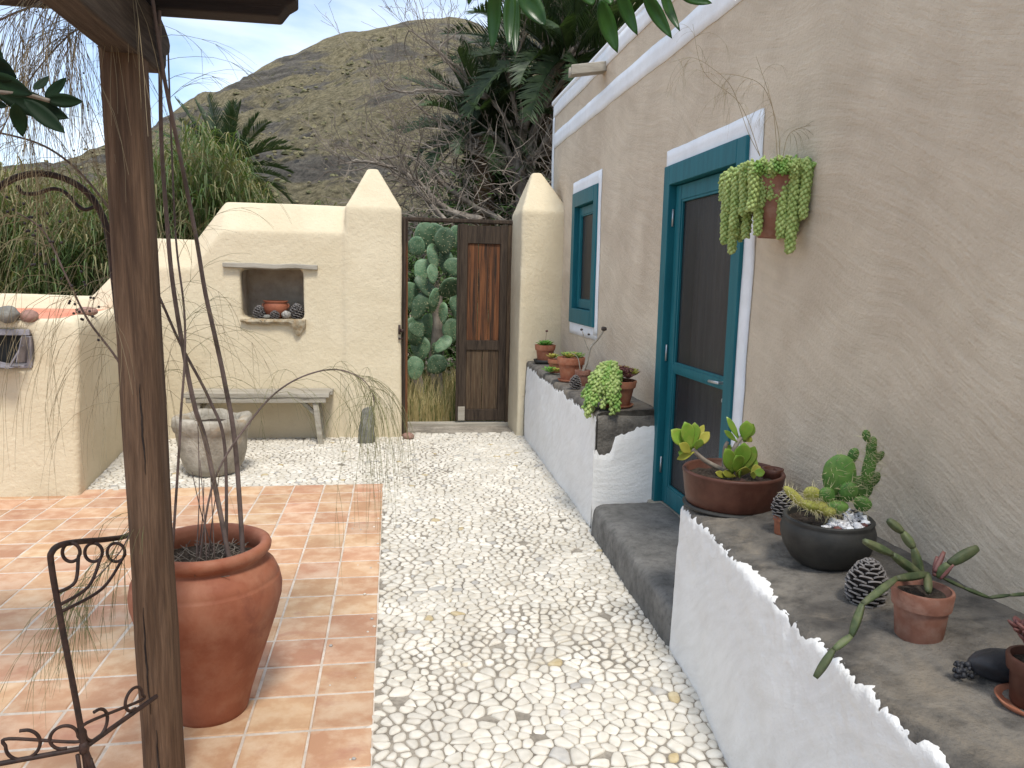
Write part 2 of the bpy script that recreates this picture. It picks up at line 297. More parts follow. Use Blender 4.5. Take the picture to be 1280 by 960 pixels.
# hill material: yellow-brown dry grass over grey-brown strata
def hill_material():
    m = bpy.data.materials.new('hillside'); m.use_nodes = True; t = m.node_tree; K = t.links.new; p = t.nodes['Principled BSDF']
    g = N('ShaderNodeNewGeometry', t)
    def noi(s, d=10, r=.65, st=(1, 1, 1), dist=0):
        mpn = N('ShaderNodeMapping', t); mpn.inputs['Scale'].default_value = st; K(g.outputs['Position'], mpn.inputs[0])
        n = N('ShaderNodeTexNoise', t); n.inputs['Scale'].default_value = s; n.inputs['Detail'].default_value = d; n.inputs['Roughness'].default_value = r; n.inputs['Distortion'].default_value = dist
        K(mpn.outputs[0], n.inputs['Vector']); return n.outputs['Fac']
    def ramp(f, st):
        q = N('ShaderNodeValToRGB', t); e = q.color_ramp.elements; e[0].position, e[0].color = st[0][0], rgb(*st[0][1]); e[1].position, e[1].color = st[-1][0], rgb(*st[-1][1])
        for po, c in st[1:-1]: k = e.new(po); k.color = rgb(*c)
        K(f, q.inputs[0]); return q.outputs[0]
    def mix(f, a, b, mode='MIX'):
        q = N('ShaderNodeMixRGB', t, blend_type=mode)
        if isinstance(f, float): q.inputs[0].default_value = f
        else: K(f, q.inputs[0])
        K(a, q.inputs[1]); K(b, q.inputs[2]); return q.outputs[0]
    rock = ramp(noi(.2, st=(1, 1, 5), dist=.4), [(.3, (.075, .068, .06)), (.5, (.155, .14, .122)), (.7, (.26, .235, .20))])
    grass = ramp(noi(.9, 12, .75), [(.35, (.14, .118, .072)), (.5, (.265, .228, .142)), (.68, (.40, .345, .23))])
    am = N('ShaderNodeMath', t, operation='MULTIPLY_ADD'); am.inputs[1].default_value = .45; K(noi(.35, 10, .7), am.inputs[0]); K(noi(.055, 6, .55, (1, 1, 3.2), .7), am.inputs[2])
    f = ramp(am.outputs[0], [(.665, (0, 0, 0)), (.745, (1, 1, 1))])
    col = mix(f, rock, grass)
    f2 = ramp(noi(.5, 8, .7), [(.6, (0, 0, 0)), (.66, (.7, .7, .7))]); gr = ramp(noi(.3), [(.4, (.07, .085, .035)), (.6, (.13, .13, .06))]); col = mix(f2, col, gr)
    sp_ = ramp(noi(2.2, 5, .8), [(.38, (.62, .62, .62)), (.5, (1.15, 1.15, 1.12)), (.62, (1.55, 1.5, 1.4))]); col = mix(.8, col, sp_, 'MULTIPLY')
    K(col, p.inputs['Base Color']); p.inputs['Roughness'].default_value = 1; p.inputs['Specular IOR Level'].default_value = .1
    b = N('ShaderNodeBump', t); b.inputs['Strength'].default_value = 1; b.inputs['Distance'].default_value = 1.8
    K(noi(.9, 12, .82), b.inputs['Height']); K(b.outputs[0], p.inputs['Normal'])
    return m
m_hill = hill_material()

# ================================================================== GROUND AND HILLS
g = G(); rr = [0.01, 6, 12, 20, 40, 80, 160, 320, 900]; na = 48
for i, r in enumerate(rr):
    for k in range(na): a = 2 * math.pi * k / na; g.v.append((r * math.cos(a), r * math.sin(a), -.07))
for i in range(len(rr) - 1):
    for k in range(na): q = (k + 1) % na; g.f.append((i * na + k, (i + 1) * na + k, (i + 1) * na + q, i * na + q)); g.mi.append(0)
tag(g.obj('ground', m_ground), 'dry brown earth around the house and under the hill', kind='structure')
def fbm(x, y, z, o=5):
    s = 0; a = 1
    for k in range(o): s += a * noise.noise(Vector((x, y, z))); x *= 2.07; y *= 2.07; z *= 2.07; a *= .5
    return s
def sil(px):       # silhouette of a ridge, given as photo points -> sorted (azimuth, tan elevation)
    o = []
    for u, v in px: d = _ray(u, v); o.append((math.atan2(d[0], d[1]), d[2] / math.hypot(d[0], d[1])))
    return sorted(o)
def hill(name, px, r0, R1, da, nr, seed, label, pw=1.15, amp=1.0, cuts=None):
    s = sil(px); A = [q[0] for q in s]; E_ = [q[1] for q in s]; g = G()
    az = np.arange(A[0], A[-1], da); ts = np.linspace(0, 1.25, nr)
    for i, a in enumerate(az):
        e = float(np.interp(a, A, E_)); top = e * R1 + H
        for t in ts:
            r = r0 + (R1 - r0) * t
            if t <= 1: z = top * (t ** pw)
            else: z = top * (1 - (t - 1) * 1.2)
            x, y = r * math.sin(a), r * math.cos(a); env = min(1, t * 5) * (1 if t < .93 else .4)
            n1 = fbm(x * .018 + seed, y * .018, z * .02, 4); n2 = fbm(x * .11, y * .11 + seed, z * .16, 4)
            # worn lava strata: short cliffs between sloping benches
            band = (z + 5 * noise.noise(Vector((x * .02, y * .02, seed)))) / 6.5; fr = band - math.floor(band); step = (min(fr / .35, 1) - fr) * 1.6
            z2 = z + env * amp * (n1 * 4.5 + n2 * 1.5 + step * (1.1 + noise.noise(Vector((x * .03, y * .03, 4 + seed)))))
            g.v.append((x, y, z2 - .3 * (t < .01)))
    m = len(ts)
    for i in range(len(az) - 1):
        for j in range(m - 1): k = i * m + j; g.f.append((k, k + m, k + m + 1, k + 1)); g.mi.append(0)
    return tag(g.obj(name, m_hill), label, kind='structure'), g
h1, gh = hill('hill', [(-900, 330), (-500, 300), (-200, 262), (0, 218), (60, 207), (110, 195), (195, 174), (232, 148), (270, 120), (330, 87), (380, 64), (430, 45), (480, 30), (510, 24), (560, 20), (590, 24), (604, 31), (611, 50), (640, 100), (690, 170), (760, 230), (1500, 300)],
              34, 170, .0042, 120, 1.3, 'brown volcanic hill with dry grass and dark lava bands')
h2, gh2 = hill('hill', [(480, 100), (560, 60), (600, 42), (640, 20), (700, -5), (770, -45), (900, -90), (1100, -60), (1500, 100)],
              60, 260, .005, 100, 8.1, 'farther dry hillside rising to the right behind the brown hill')
# scrub tufts dotted over both slopes
g = G(); vs = np.array(gh.v); idx = RNG.integers(0, len(vs), 14000)
for n_, i in enumerate(idx):
    p = vs[i] + np.array([rv(-1, 1), rv(-1, 1), 0]); d = math.hypot(p[0], p[1])
    if p[2] < .5 or d > 150: continue
    if abs(p[0]) > 130: continue
    if fbm(p[0] * .05, p[1] * .05, 2, 3) < rv(-.15, .3): continue
    s_ = rv(.08, .22) * (1.6 if random.random() < .10 else 1) * (1 + d / 200); mi = random.choice([0, 0, 1, 1, 1])
    if not (d < 168): continue
    o = len(g.v); k = 7; ph = rv(0, 6)
    for q, zz in ((1, -.2), (.95, .28), (.5, .62)):
        for j in range(k): a = ph + j * 6.283 / k; rr_ = s_ * q * rv(.65, 1.25); g.v.append((p[0] + rr_ * math.cos(a), p[1] + rr_ * math.sin(a), p[2] + s_ * (zz + rv(-.15, .15))))
    g.v.append((p[0], p[1], p[2] + s_ * rv(.6, .8)))
    for q in range(2):
        for j in range(k): a, b = o + q * k + j, o + q * k + (j + 1) % k; g.f.append((a, b, b + k, a + k)); g.mi.append(mi)
    for j in range(k): g.f.append((o + 2 * k + j, o + 2 * k + (j + 1) % k, o + 3 * k)); g.mi.append(mi)
m_tuft = mat('scrub_tuft', (.09, .09, .045), (.16, .15, .075), .5, bump=0); m_tufty = mat('dry_tuft', (.13, .115, .06), (.23, .20, .11), .5, bump=0)
tag(g.obj('scrub', [m_tuft, m_tufty], smooth=False), 'low dry scrub tufts dotted over the brown hill', 'scrub', kind='stuff')

# ================================================================== TILED FLOOR
TX, TY = .2155, .2274; TX0, TY0 = -.063, 5.704
floor = G(); floor.box(-5.2, TX0, -1.2, TY0, -.05, -.0012)
floor = floor.obj('tiled_floor', m_grout, smooth=False); tag(floor, 'terracotta tiled terrace beside the pebble path', kind='structure')
def tile_mesh(k):
    g = G(); a, b = TX / 2 - .0045, TY / 2 - .0065; e = .004; P = [(-a, -b), (a, -b), (a, b), (-a, b)]
    P = [(x + rv(-.0015, .0015), y + rv(-.0015, .0015)) for x, y in P]
    z = [rv(-.001, .001) for _ in P]
    lo = [(x, y, -.012) for x, y in P]; mid = [(x, y, -.002 + q) for (x, y), q in zip(P, z)]; up = [(x * (1 - e / a), y * (1 - e / b), .0015 + q) for (x, y), q in zip(P, z)]
    g.loft([lo, mid, up], True, True); return g.mesh('tile', False)
tms = [tile_mesh(k) for k in range(6)]
for t in tms: t.materials.append(m_tile)
rest = G(); n_t = 0
slots = []
for i in range(24):
    for j in range(30):
        x = TX0 - TX * (i + .5); y = TY0 - TY * (j + .5)
        if x < -5.1 or y < -1.0: continue
        p = CR @ np.array([x, y, -H]); vis = p[2] > .2 and abs(p[0] / p[2]) < .70 and abs(p[1] / p[2]) < .53
        slots.append((0 if vis else 1, math.hypot(x, y), x, y))
slots.sort()
for k, (vis, d, x, y) in enumerate(slots):
    if k < 300:
        o = bpy.data.objects.new('tile', random.choice(tms)); C.objects.link(o); o.location = (x, y, rv(-.001, .001)); o.rotation_euler = (rv(-.004, .004), rv(-.004, .004), random.choice((0, math.pi)) + rv(-.006, .006)); adopt(o, floor)
    else:
        tm = tms[k % 6]; rest.add([(v.co.x + x, v.co.y + y, v.co.z) for v in tm.vertices], [tuple(q.vertices) for q in tm.polygons])
tag(rest.obj('tile', m_tile, floor, False), kind='stuff')

# ================================================================== PEBBLE PATH
def ledge_x(y):          # foot of the whitewashed ledges and step along the path
    return float(np.interp(y, [.3, 1.4, 2.15, 2.6, 2.95, 3.0, 4.5, 4.56, 5.5, 7.5], [1.02, 1.045, 1.085, 1.15, 1.17, 1.16, 1.22, 1.25, 1.265, 1.30]))
path = G(); path.add([(-2.6, TY0, -.0078), (TX0, TY0, -.0078), (TX0, -1.2, -.0078), (1.4, -1.2, -.0078), (1.75, 8.1, -.0078), (-2.6, 8.1, -.0078)], [(2, 3, 4, 5, 0, 1)])
path.add([(-2.6, TY0, -.06), (TX0, TY0, -.06), (TX0, -1.2, -.06), (1.4, -1.2, -.06), (1.75, 8.1, -.06), (-2.6, 8.1, -.06)], [(1, 0, 5, 4, 3, 2)])
path = path.obj('cobbled_path', m_mortar, smooth=False); tag(path, 'white pebble cobbled path leading to the wooden gate', kind='structure')
def in_path(x, y):
    if y > 8.0 or y < .8: return False
    if x > ledge_x(min(y, 7.5)) + .03: return False
    if y > 7.43 and (x < .10): return False
    if x < TX0 - .0: return y > TY0 and x > -2.45
    return True
PP = .047; pts = {}
for i in range(int(-2.6 / PP) - 1, int(1.5 / PP) + 2):
    for j in range(int(.6 / PP), int(8.1 / PP) + 2):
        x = (i + (.5 if j % 2 else 0)) * PP + rv(-.45, .45) * PP; y = j * PP * .93 + rv(-.42, .42) * PP
        if in_path(x, y) or in_path(x + .06, y) or in_path(x - .06, y): pts[(i, j)] = (x, y)
for k in [k for k in pts if random.random() < .17]: del pts[k]
def cell(k):
    cx_, cy_ = pts[k]; poly = [(cx_ - .06, cy_ - .06), (cx_ + .06, cy_ - .06), (cx_ + .06, cy_ + .06), (cx_ - .06, cy_ + .06)]
    for di in range(-2, 3):
        for dj in range(-2, 3):
            q = pts.get((k[0] + di, k[1] + dj))
            if q is None or (di == 0 and dj == 0): continue
            mx_, my_ = (q[0] + cx_) / 2, (q[1] + cy_) / 2; nx, ny = q[0] - cx_, q[1] - cy_
            new = []
            for a in range(len(poly)):
                p0, p1 = poly[a], poly[(a + 1) % len(poly)]
                s0 = (p0[0] - mx_) * nx + (p0[1] - my_) * ny; s1 = (p1[0] - mx_) * nx + (p1[1] - my_) * ny
                if s0 <= 0: new.append(p0)
                if s0 * s1 < 0: t = s0 / (s0 - s1); new.append((p0[0] + (p1[0] - p0[0]) * t, p0[1] + (p1[1] - p0[1]) * t))
            poly = new
            if len(poly) < 3: return None
    return poly
def pebble(poly):
    n = len(poly); cx_ = sum(p[0] for p in poly) / n; cy_ = sum(p[1] for p in poly) / n
    mids = []
    for a in range(n):          # chaikin corner cutting
        p0, p1 = poly[a], poly[(a + 1) % n]; mids.append((p0[0] * .78 + p1[0] * .22, p0[1] * .78 + p1[1] * .22)); mids.append((p0[0] * .22 + p1[0] * .78, p0[1] * .22 + p1[1] * .78))
    sz = math.sqrt(sum((p[0] - cx_) ** 2 + (p[1] - cy_) ** 2 for p in mids) / len(mids))
    if sz < .008: return None
    pn = noise.noise(Vector((cx_ * 1.9, cy_ * 1.4, 7))) + .5 * noise.noise(Vector((cx_ * 6, cy_ * 6, 2))); gap = .0014 + .0062 * min(1, max(0, .32 + pn * 1.3)); ins = 1 - gap * rv(.75, 1.35) / sz; h_ = rv(.001, .003) ; z0 = rv(-.0045, .0); ring = []
    for s_, z in ((ins * .99, -.017), (ins, -.0055 + z0), (ins * .88, -.0005 + z0 + h_ * .3), (ins * .55, h_ * .75 + z0)):
        ring.append([(cx_ + (x - cx_) * s_ , cy_ + (y - cy_) * s_, z) for x, y in mids])
    return ring, (cx_, cy_, h_ * .85 + z0)
pb = []
for k, (x, y) in pts.items():
    if not in_path(x, y) or random.random() < .008: continue
    c_ = cell(k)
    if c_:
        q = pebble(c_)
        if q: pb.append((math.hypot(x - .1, y), q))
pb.sort(key=lambda a: a[0])
def vis_p(q):
    p = CR @ np.array([q[1][0], q[1][1], -H]); return p[2] > .2 and abs(p[0] / p[2]) < .68 and abs(p[1] / p[2]) < .51
restp = G(); nn_ = 0
def addp(g, q, mi, off=(0, 0)):
    ring, c_ = q; m = len(ring[0]); o = len(g.v)
    for r in ring: g.v.extend([(a[0] - off[0], a[1] - off[1], a[2]) for a in r])
    g.v.append((c_[0] - off[0], c_[1] - off[1], c_[2]))
    for i in range(3):
        for j in range(m): k = (j + 1) % m; g.f.append((o + i * m + j, o + i * m + k, o + (i + 1) * m + k, o + (i + 1) * m + j)); g.mi.append(mi)
    for j in range(m): g.f.append((o + 3 * m + j, o + 3 * m + (j + 1) % m, o + 4 * m)); g.mi.append(mi)
for d, q in pb:
    r = random.random(); dark = fbm(q[1][0] * 2, q[1][1] * 2, 3, 2); mi = 1 if r < .006 else (2 if r < .016 + max(0, dark) * .05 else (3 if r < .40 else 0))
    if nn_ < 300 and vis_p(q):
        g = G(); addp(g, q, 0, q[1]); o = g.obj('pebble', (m_peb, m_peb2, m_peb3, m_peb)[mi]); o.location = (q[1][0], q[1][1], 0); adopt(o, path); nn_ += 1
    else: addp(restp, q, mi)
m_pebw = mat('pale_pebble', (.54, .50, .425), (.73, .69, .615), 4.5, (.44, .36, .25), 33, .5, .6, .2, 90, .003, tint=(.62, .52, .36), tcut=(.62, .75), tscale=9)
for k in range(26):
    x, y = TX0 - abs(random.gauss(0, .10)) - .01, rv(2.0, 5.6); r = rv(.003, .009); restp.ell((x, y, r * .5), (r, r * rv(.7, 1.2), r * .6), None, 6, 4, .4, 2, random.choice([0, 2, 3]), k)
tag(restp.obj('pebble', [m_pebw, m_peb2, m_peb3, m_peb], path), kind='stuff')

# ================================================================== GARDEN WALL WITH NICHE
def sec(x, ht, y0=7.45, top=.27, zb=-.05):
    return [(x, y0, zb), (x, y0, ht - top), (x, 7.63, ht), (x, 7.74, ht + .005), (x, 7.86, ht - .06), (x, 7.86, zb)]
W = [(-7.5, 1.31), (-2.74, 1.31), (-2.22, 1.845), (-1.80, 1.845), (-1.53, 2.2), (-1.38, 2.2)]
g = G()
g.loft([sec(x, h_) for x, h_ in W[:2]] + [sec(x, h_) for x, h_ in W[2:]])
g.loft([sec(x, 2.2) for x in (-.82, -.40)])
xs = (-1.40, -.80)
g.box(xs[0], xs[1], 7.45, 7.86, -.05, 1.125)                                   # below the niche
g.loft([[(x, 7.45, 1.60), (x, 7.45, 1.93), (x, 7.63, 2.2), (x, 7.74, 2.205), (x, 7.86, 2.14), (x, 7.86, 1.60)] for x in xs])
g.box(xs[0] - .06, xs[1] + .06, 7.84, 7.97, 1.04, 1.68)
g.box(xs[0], xs[1], 7.80, 7.90, .9, 1.125)
g.box(xs[0], xs[1], 7.80, 7.90, 1.60, 1.8)
for q in (-1.46, -.82): g.box(q, q + .08, 7.7, 7.9, 1.05, 1.68)
def peak(g, x0, x1, y0, y1, z0, z1, zp, px=None, r=.05, flare=0):
    cx_, cy_ = px if px else (x0 + x1) / 2, (y0 + y1) / 2
    g.hexa([(x0 - flare, y0, z0), (x1 + flare, y0, z0), (x1 + flare, y1, z0), (x0 - flare, y1, z0), (x0, y0, z1), (x1, y0, z1), (x1, y1, z1), (x0, y1, z1)])
    g.hexa([(x0, y0, z1 - .01), (x1, y0, z1 - .01), (x1, y1, z1 - .01), (x0, y1, z1 - .01), (cx_ - r, cy_ - r, zp), (cx_ + r, cy_ - r, zp), (cx_ + r, cy_ + r, zp), (cx_ - r, cy_ + r, zp)])
peak(g, -.435, .092, 7.42, 7.95, -.05, 2.18, 2.56, px=-.185)
wall = plaster(g, 'garden_wall', m_cream, .022, None, .010, 1.6, 4)
tag(wall, 'cream plastered garden wall with a niche, stepped top and peaked end pillar', 'wall')
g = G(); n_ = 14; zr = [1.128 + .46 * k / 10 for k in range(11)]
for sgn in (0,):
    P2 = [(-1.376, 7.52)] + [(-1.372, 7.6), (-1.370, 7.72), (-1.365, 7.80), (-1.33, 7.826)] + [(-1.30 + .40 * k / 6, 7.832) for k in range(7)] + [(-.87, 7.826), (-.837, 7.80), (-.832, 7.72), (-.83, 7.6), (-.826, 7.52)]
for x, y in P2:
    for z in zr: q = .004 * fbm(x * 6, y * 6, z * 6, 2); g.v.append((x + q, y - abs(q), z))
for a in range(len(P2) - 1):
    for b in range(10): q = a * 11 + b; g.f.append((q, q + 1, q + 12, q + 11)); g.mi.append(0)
m_line = mat('niche_shade_render', (.30, .25, .195), (.40, .345, .275), 5, (.22, .18, .14), 12, .5, .95, .7, 50, .01)  # greyer plaster, also darkened so its colour carries the niche's shade
g.obj('niche_shade_lining', m_line, wall)
g = G(); n_ = 9
secs = []
for i in range(n_ + 1):
    x = -1.53 + .845 * i / n_; z0 = 1.585 + .006 * nsv((x * 5, 1, 2)) * 2; secs.append([(x, 7.405 + .008 * nsv((x * 6, 3, 1)), z0 + .012), (x, 7.41, z0 + .055 + .006 * nsv((x * 7, 7, 1))), (x, 7.56, z0 + .055), (x, 7.56, z0)])
g.loft(secs); g.obj('lintel', m_greyw, wall, False, bev=.006)
g = G(); secs = []
for i in range(21):            # jagged stone sill, deepest at its right end
    t = i / 20; x = -1.385 + .585 * t; dz = .045 + .035 * abs(nsv((t * 4, 5, 2))) + (.085 if .78 < t < .97 else 0) * math.sin((t - .78) / .19 * math.pi) + .02 * (t > .8)
    if t < .08: dz *= .6
    y0 = 7.405 + .02 * nsv((t * 6, 8, 1)); zt = 1.128 + .006 * nsv((t * 9, 2, 2)); secs.append([(x, y0 + .012, zt - dz), (x, y0 - .006, zt - dz * .5), (x, y0, zt - .008), (x, y0 + .02, zt), (x, 7.66, zt), (x, 7.66, zt - .03), (x, 7.5, zt - dz)])
g.loft(secs); g.obj('niche_sill', m_sill, wall, auto=50)

g = G(); peak(g, 1.235, 1.72, 7.42, 8.08, -.05, 2.2, 2.60, px=1.42, flare=.012)
tag(plaster(g, 'gate_pillar', m_cream, .022, None, .010, 1.7, 4), 'cream gate pillar with pyramid top between wooden gate and house', 'pillar')

# low block at the left with red painted top
g = G()
g.hexa([(-7.5, 5.54, -.05), (-2.13, 5.54, -.05), (-2.37, 7.5, -.05), (-7.5, 7.5, -.05), (-7.5, 5.56, .90), (-2.10, 5.56, .90), (-2.33, 7.5, .90), (-7.5, 7.5, .90)])
x0 = -2.385
g.hexa([(x0, 5.56, .88), (-2.10, 5.56, .88), (-2.33, 7.5, .88), (x0, 7.5, .88), (x0, 5.56, 1.16), (-2.08, 5.56, 1.16), (-2.31, 7.5, 1.16), (x0, 7.5, 1.16)])
g.box(-7.5, x0, 5.84, 7.5, .88, 1.16)
g.box(-7.5, x0, 5.56, 5.86, 1.135, 1.16); g.box(-7.5, -2.78, 5.56, 5.86, .88, 1.16)
g.box(-7.5, -2.13, 5.56, 5.66, 1.14, 1.215)
g.hexa([(-2.26, 5.57, 1.14), (-2.09, 5.57, 1.14), (-2.32, 7.5, 1.14), (-2.56, 7.5, 1.14), (-2.24, 5.58, 1.22), (-2.11, 5.58, 1.22), (-2.34, 7.5, 1.22), (-2.52, 7.5, 1.22)])
lowb = plaster(g, 'low_wall_block', m_cream, .022, None, .012, 1.4, 16)
tag(lowb, 'low cream masonry block with red painted top at the left', 'wall')
g = G(); g.hexa([(-7.4, 5.64, 1.15), (-2.27, 5.64, 1.15), (-2.5, 7.48, 1.15), (-7.4, 7.48, 1.15), (-7.4, 5.64, 1.196), (-2.27, 5.64, 1.196), (-2.5, 7.48, 1.196), (-7.4, 7.48, 1.196)]); g.obj('painted_top', m_red, lowb, False)
g = G()     # grey box frame and tilted pane in the little opening
g.box(-2.78, -2.39, 5.55, 5.575, 1.105, 1.145); g.box(-2.42, -2.385, 5.552, 5.80, .90, 1.10); g.box(-2.78, -2.39, 5.552, 5.80, .885, .905)
m_gslat = mat('grey_slate', (.16, .15, .16), (.28, .26, .28), 12, rough=.6); g.obj('vent_frame', m_gslat, lowb, False, bev=.004)
g = G(); g.box(-2.78, -2.42, 5.70, 5.72, .90, 1.135); g.obj('vent_shade_panel', m_black, lowb, False)  # black panel added so the opening reads as shaded inside
g = G(); g.bar((-2.395, 5.52, 1.10), (-2.43, 5.50, .93), .006, .14, up=Vector((0, 1, 0))); g.bar((-2.40, 5.47, 1.05), (-2.49, 5.46, .895), .02, .01); g.bar((-2.78, 5.50, .97), (-2.46, 5.47, .90), .14, .006); g.obj('vent_flap', m_gslat, lowb, False)

# ================================================================== HOUSE
XW = 1.65
def wx(y, z):
    return XW + .011 * noise.noise(Vector((y * .8, z * .9, 1.2))) + .004 * noise.noise(Vector((y * 2.7, z * 3.1, 5))) + (.025 * max(0, y - 7.6) if z > 2 else .02 * max(0, y - 7.6))
DY0, DY1, DZ0, DZ1 = 3.484, 4.585, .15, 2.236; WY0, WY1, WZ0, WZ1 = 6.15, 7.018, 1.165, 2.324; YE = 8.12; ZT = 3.33
house = thing('house', (XW, 4.0, 0), 'beige rendered house with white bands and teal door and window', 'house')
def lines(a, b, st, cuts):
    c_ = sorted(set([a, b] + cuts)); o = []
    for p, q in zip(c_, c_[1:]):
        n = max(1, round((q - p) / st)); o += [p + (q - p) * k / n for k in range(n)]
    return o + [b]
ys = lines(-6, YE, .06, [DY0 + .02, DY1 - .02, WY0 + .02, WY1 - .02]); zs = lines(-.06, ZT, .06, [DZ0, DZ1 - .02, WZ0 + .02, WZ1 - .02]); g = G()
hole = lambda y, z: (DY0 + .02 < y < DY1 - .02 and DZ0 < z < DZ1 - .02) or (WY0 + .02 < y < WY1 - .02 and WZ0 + .02 < z < WZ1 - .02)
idx = {}
for i, y in enumerate(ys):
    for j, z in enumerate(zs): idx[i, j] = len(g.v); g.v.append((wx(y, z), y, z))
for i in range(len(ys) - 1):
    for j in range(len(zs) - 1):
        if not hole((ys[i] + ys[i + 1]) / 2, (zs[j] + zs[j + 1]) / 2): g.f.append((idx[i, j], idx[i, j + 1], idx[i + 1, j + 1], idx[i + 1, j])); g.mi.append(0)
# end face, back, top of the same body
n0 = len(g.v); xe = wx(YE, 1)
zc = [z for z in zs]
for i, (x, y) in enumerate([(xe + .02, YE + .02), (xe + .3, YE + .03), (8.0, YE + .03), (8.0, -6), (XW, -6)]):
    for z in zc: g.v.append((x, y, z))
m = len(zc)
def strip(a, b):
    for j in range(m - 1): g.f.append((a(j), a(j + 1), b(j + 1), b(j))); g.mi.append(0)
last = lambda j: idx[len(ys) - 1, j]
col_ = lambda k: (lambda j: n0 + k * m + j)
strip(last, col_(0)); strip(col_(0), col_(1)); strip(col_(1), col_(2)); strip(col_(2), col_(3)); strip(col_(3), col_(4))
g.f.append(tuple([idx[i, len(zs) - 1] for i in range(len(ys))] + [n0 + k * m + m - 1 for k in range(4)])[::-1]); g.mi.append(0)
g.obj('wall', m_house, house)
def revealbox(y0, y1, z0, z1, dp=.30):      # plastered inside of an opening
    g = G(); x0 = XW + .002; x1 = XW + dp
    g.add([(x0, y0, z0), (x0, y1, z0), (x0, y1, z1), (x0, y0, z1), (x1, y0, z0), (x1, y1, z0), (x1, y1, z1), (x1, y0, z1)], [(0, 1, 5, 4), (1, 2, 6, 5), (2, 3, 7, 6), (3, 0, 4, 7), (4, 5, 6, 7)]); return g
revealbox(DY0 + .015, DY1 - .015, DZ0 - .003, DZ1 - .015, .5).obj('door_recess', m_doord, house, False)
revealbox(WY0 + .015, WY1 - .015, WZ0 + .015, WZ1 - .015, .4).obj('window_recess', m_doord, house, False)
def skin(name, y_, z0f, z1f, off, m_, vertical=False, nz_=3):
    """paint band lying on the wall: rows along y (or z) between two wandering edges"""
    g = G()
    for a in y_:
        lo_, hi_ = z0f(a), z1f(a)
        for k in range(nz_ + 1):
            b = lo_ + (hi_ - lo_) * k / nz_; yy, zz = (b, a) if vertical else (a, b); g.v.append((wx(yy, zz) - off, yy, zz))
    for i in range(len(y_) - 1):
        for k in range(nz_): q = i * (nz_ + 1) + k; f = (q, q + 1, q + nz_ + 2, q + nz_ + 1); g.f.append(f if not vertical else f[::-1]); g.mi.append(0)
    return g.obj(name, m_, house, solid=.005)
wob = lambda s, a=.008: (lambda y: a * noise.noise(Vector((y * 2.5, s, 0))) + a * .4 * noise.noise(Vector((y * 9, s, 3))))
e1, e2, e3 = wob(1), wob(2), wob(3); yl = list(np.arange(-5.9, YE + .001, .06)) + [YE]
skin('band', [y for y in yl if y < 8.03], lambda y: 2.885 + e1(y), lambda y: 3.035 + e2(y), .003, m_trim)
skin('parapet_trim', yl, lambda y: 3.20 + e3(y), lambda y: 3.33, .004, m_trim)
skin('corner_trim', list(np.arange(1.9, 3.20, .06)) + [3.199], lambda z: 8.02 + e1(z), lambda z: YE, .005, m_trim, True)
g = G(); g.box(XW - .012, 1.95, -5.9, YE + .035, ZT - .004, ZT + .05); o = g.obj('parapet_cap', m_trim, house, False, bev=.02)
g = G(); g.box(xe - .004, xe + .25, YE + .005, YE + .036, 1.2, ZT); g.obj('corner_return', m_trim, house, False, bev=.01)
e4, e5, e6 = wob(4, .006), wob(5, .012), wob(6, .006)
skin('door_trim', list(np.arange(3.365, 4.60, .04)) + [4.60], lambda y: DZ1 - .03, lambda y: 2.33 + e4(y), .004, m_trim)
skin('door_trim', list(np.arange(.72, 2.30, .05)) + [2.322], lambda z: 3.372 + e5(z) + .012 * math.sin(z * 2), lambda z: DY0 + .03, .0045, m_trim, True)
skin('door_trim', list(np.arange(.15, 2.20, .05)) + [2.2], lambda z: DY1 - .03, lambda z: 4.597 + e6(z) * .5, .0045, m_trim, True)
skin('window_trim', list(np.arange(6.07, 7.04, .04)) + [7.035], lambda y: WZ1 - .03, lambda y: 2.425 + e4(y), .004, m_trim)
skin('window_trim', list(np.arange(6.07, 7.03, .04)) + [7.025], lambda y: 1.062 + e6(y), lambda y: WZ0 + .03, .004, m_trim)
skin('window_trim', list(np.arange(1.10, 2.40, .05)) + [2.40], lambda z: 6.068 + e6(z), lambda z: WY0 + .03, .0045, m_trim, True)
# ---- door: fixed frame (thing > door > leaf pieces)
g = G(); FX0, FX1 = XW - .022, XW + .10
g.box(FX0, FX1, DY1 - .095, DY1, DZ0, DZ1); g.box(FX0, FX1, DY0, DY0 + .10, DZ0, DZ1); g.box(FX0 - .001, FX1, DY0 + .10, DY1 - .095, DZ1 - .115, DZ1)
door = g.obj('door', m_teal, house, False, bev=.004); door['label'] = 'teal screened house door with a white surround'
ly0, ly1, lz0, lz1 = DY0 + .106, DY1 - .101, DZ0 + .04, DZ1 - .121; lx0, lx1 = XW + .022, XW + .06
g = G(); g.box(lx0, lx1, ly1 - .085, ly1, lz0, lz1); g.obj('stile', m_teal, door, False, bev=.004)
g = G(); g.box(lx0, lx1, ly0, ly0 + .085, lz0, lz1); g.obj('stile', m_teal, door, False, bev=.004)
for z0, z1 in ((lz0, lz0 + .11), (1.02, 1.06), (lz1 - .085, lz1)):
    g = G(); g.box(lx0 + .002, lx1 - .002, ly0 + .085, ly1 - .085, z0, z1); g.obj('rail', m_teal, door, False, bev=.003)
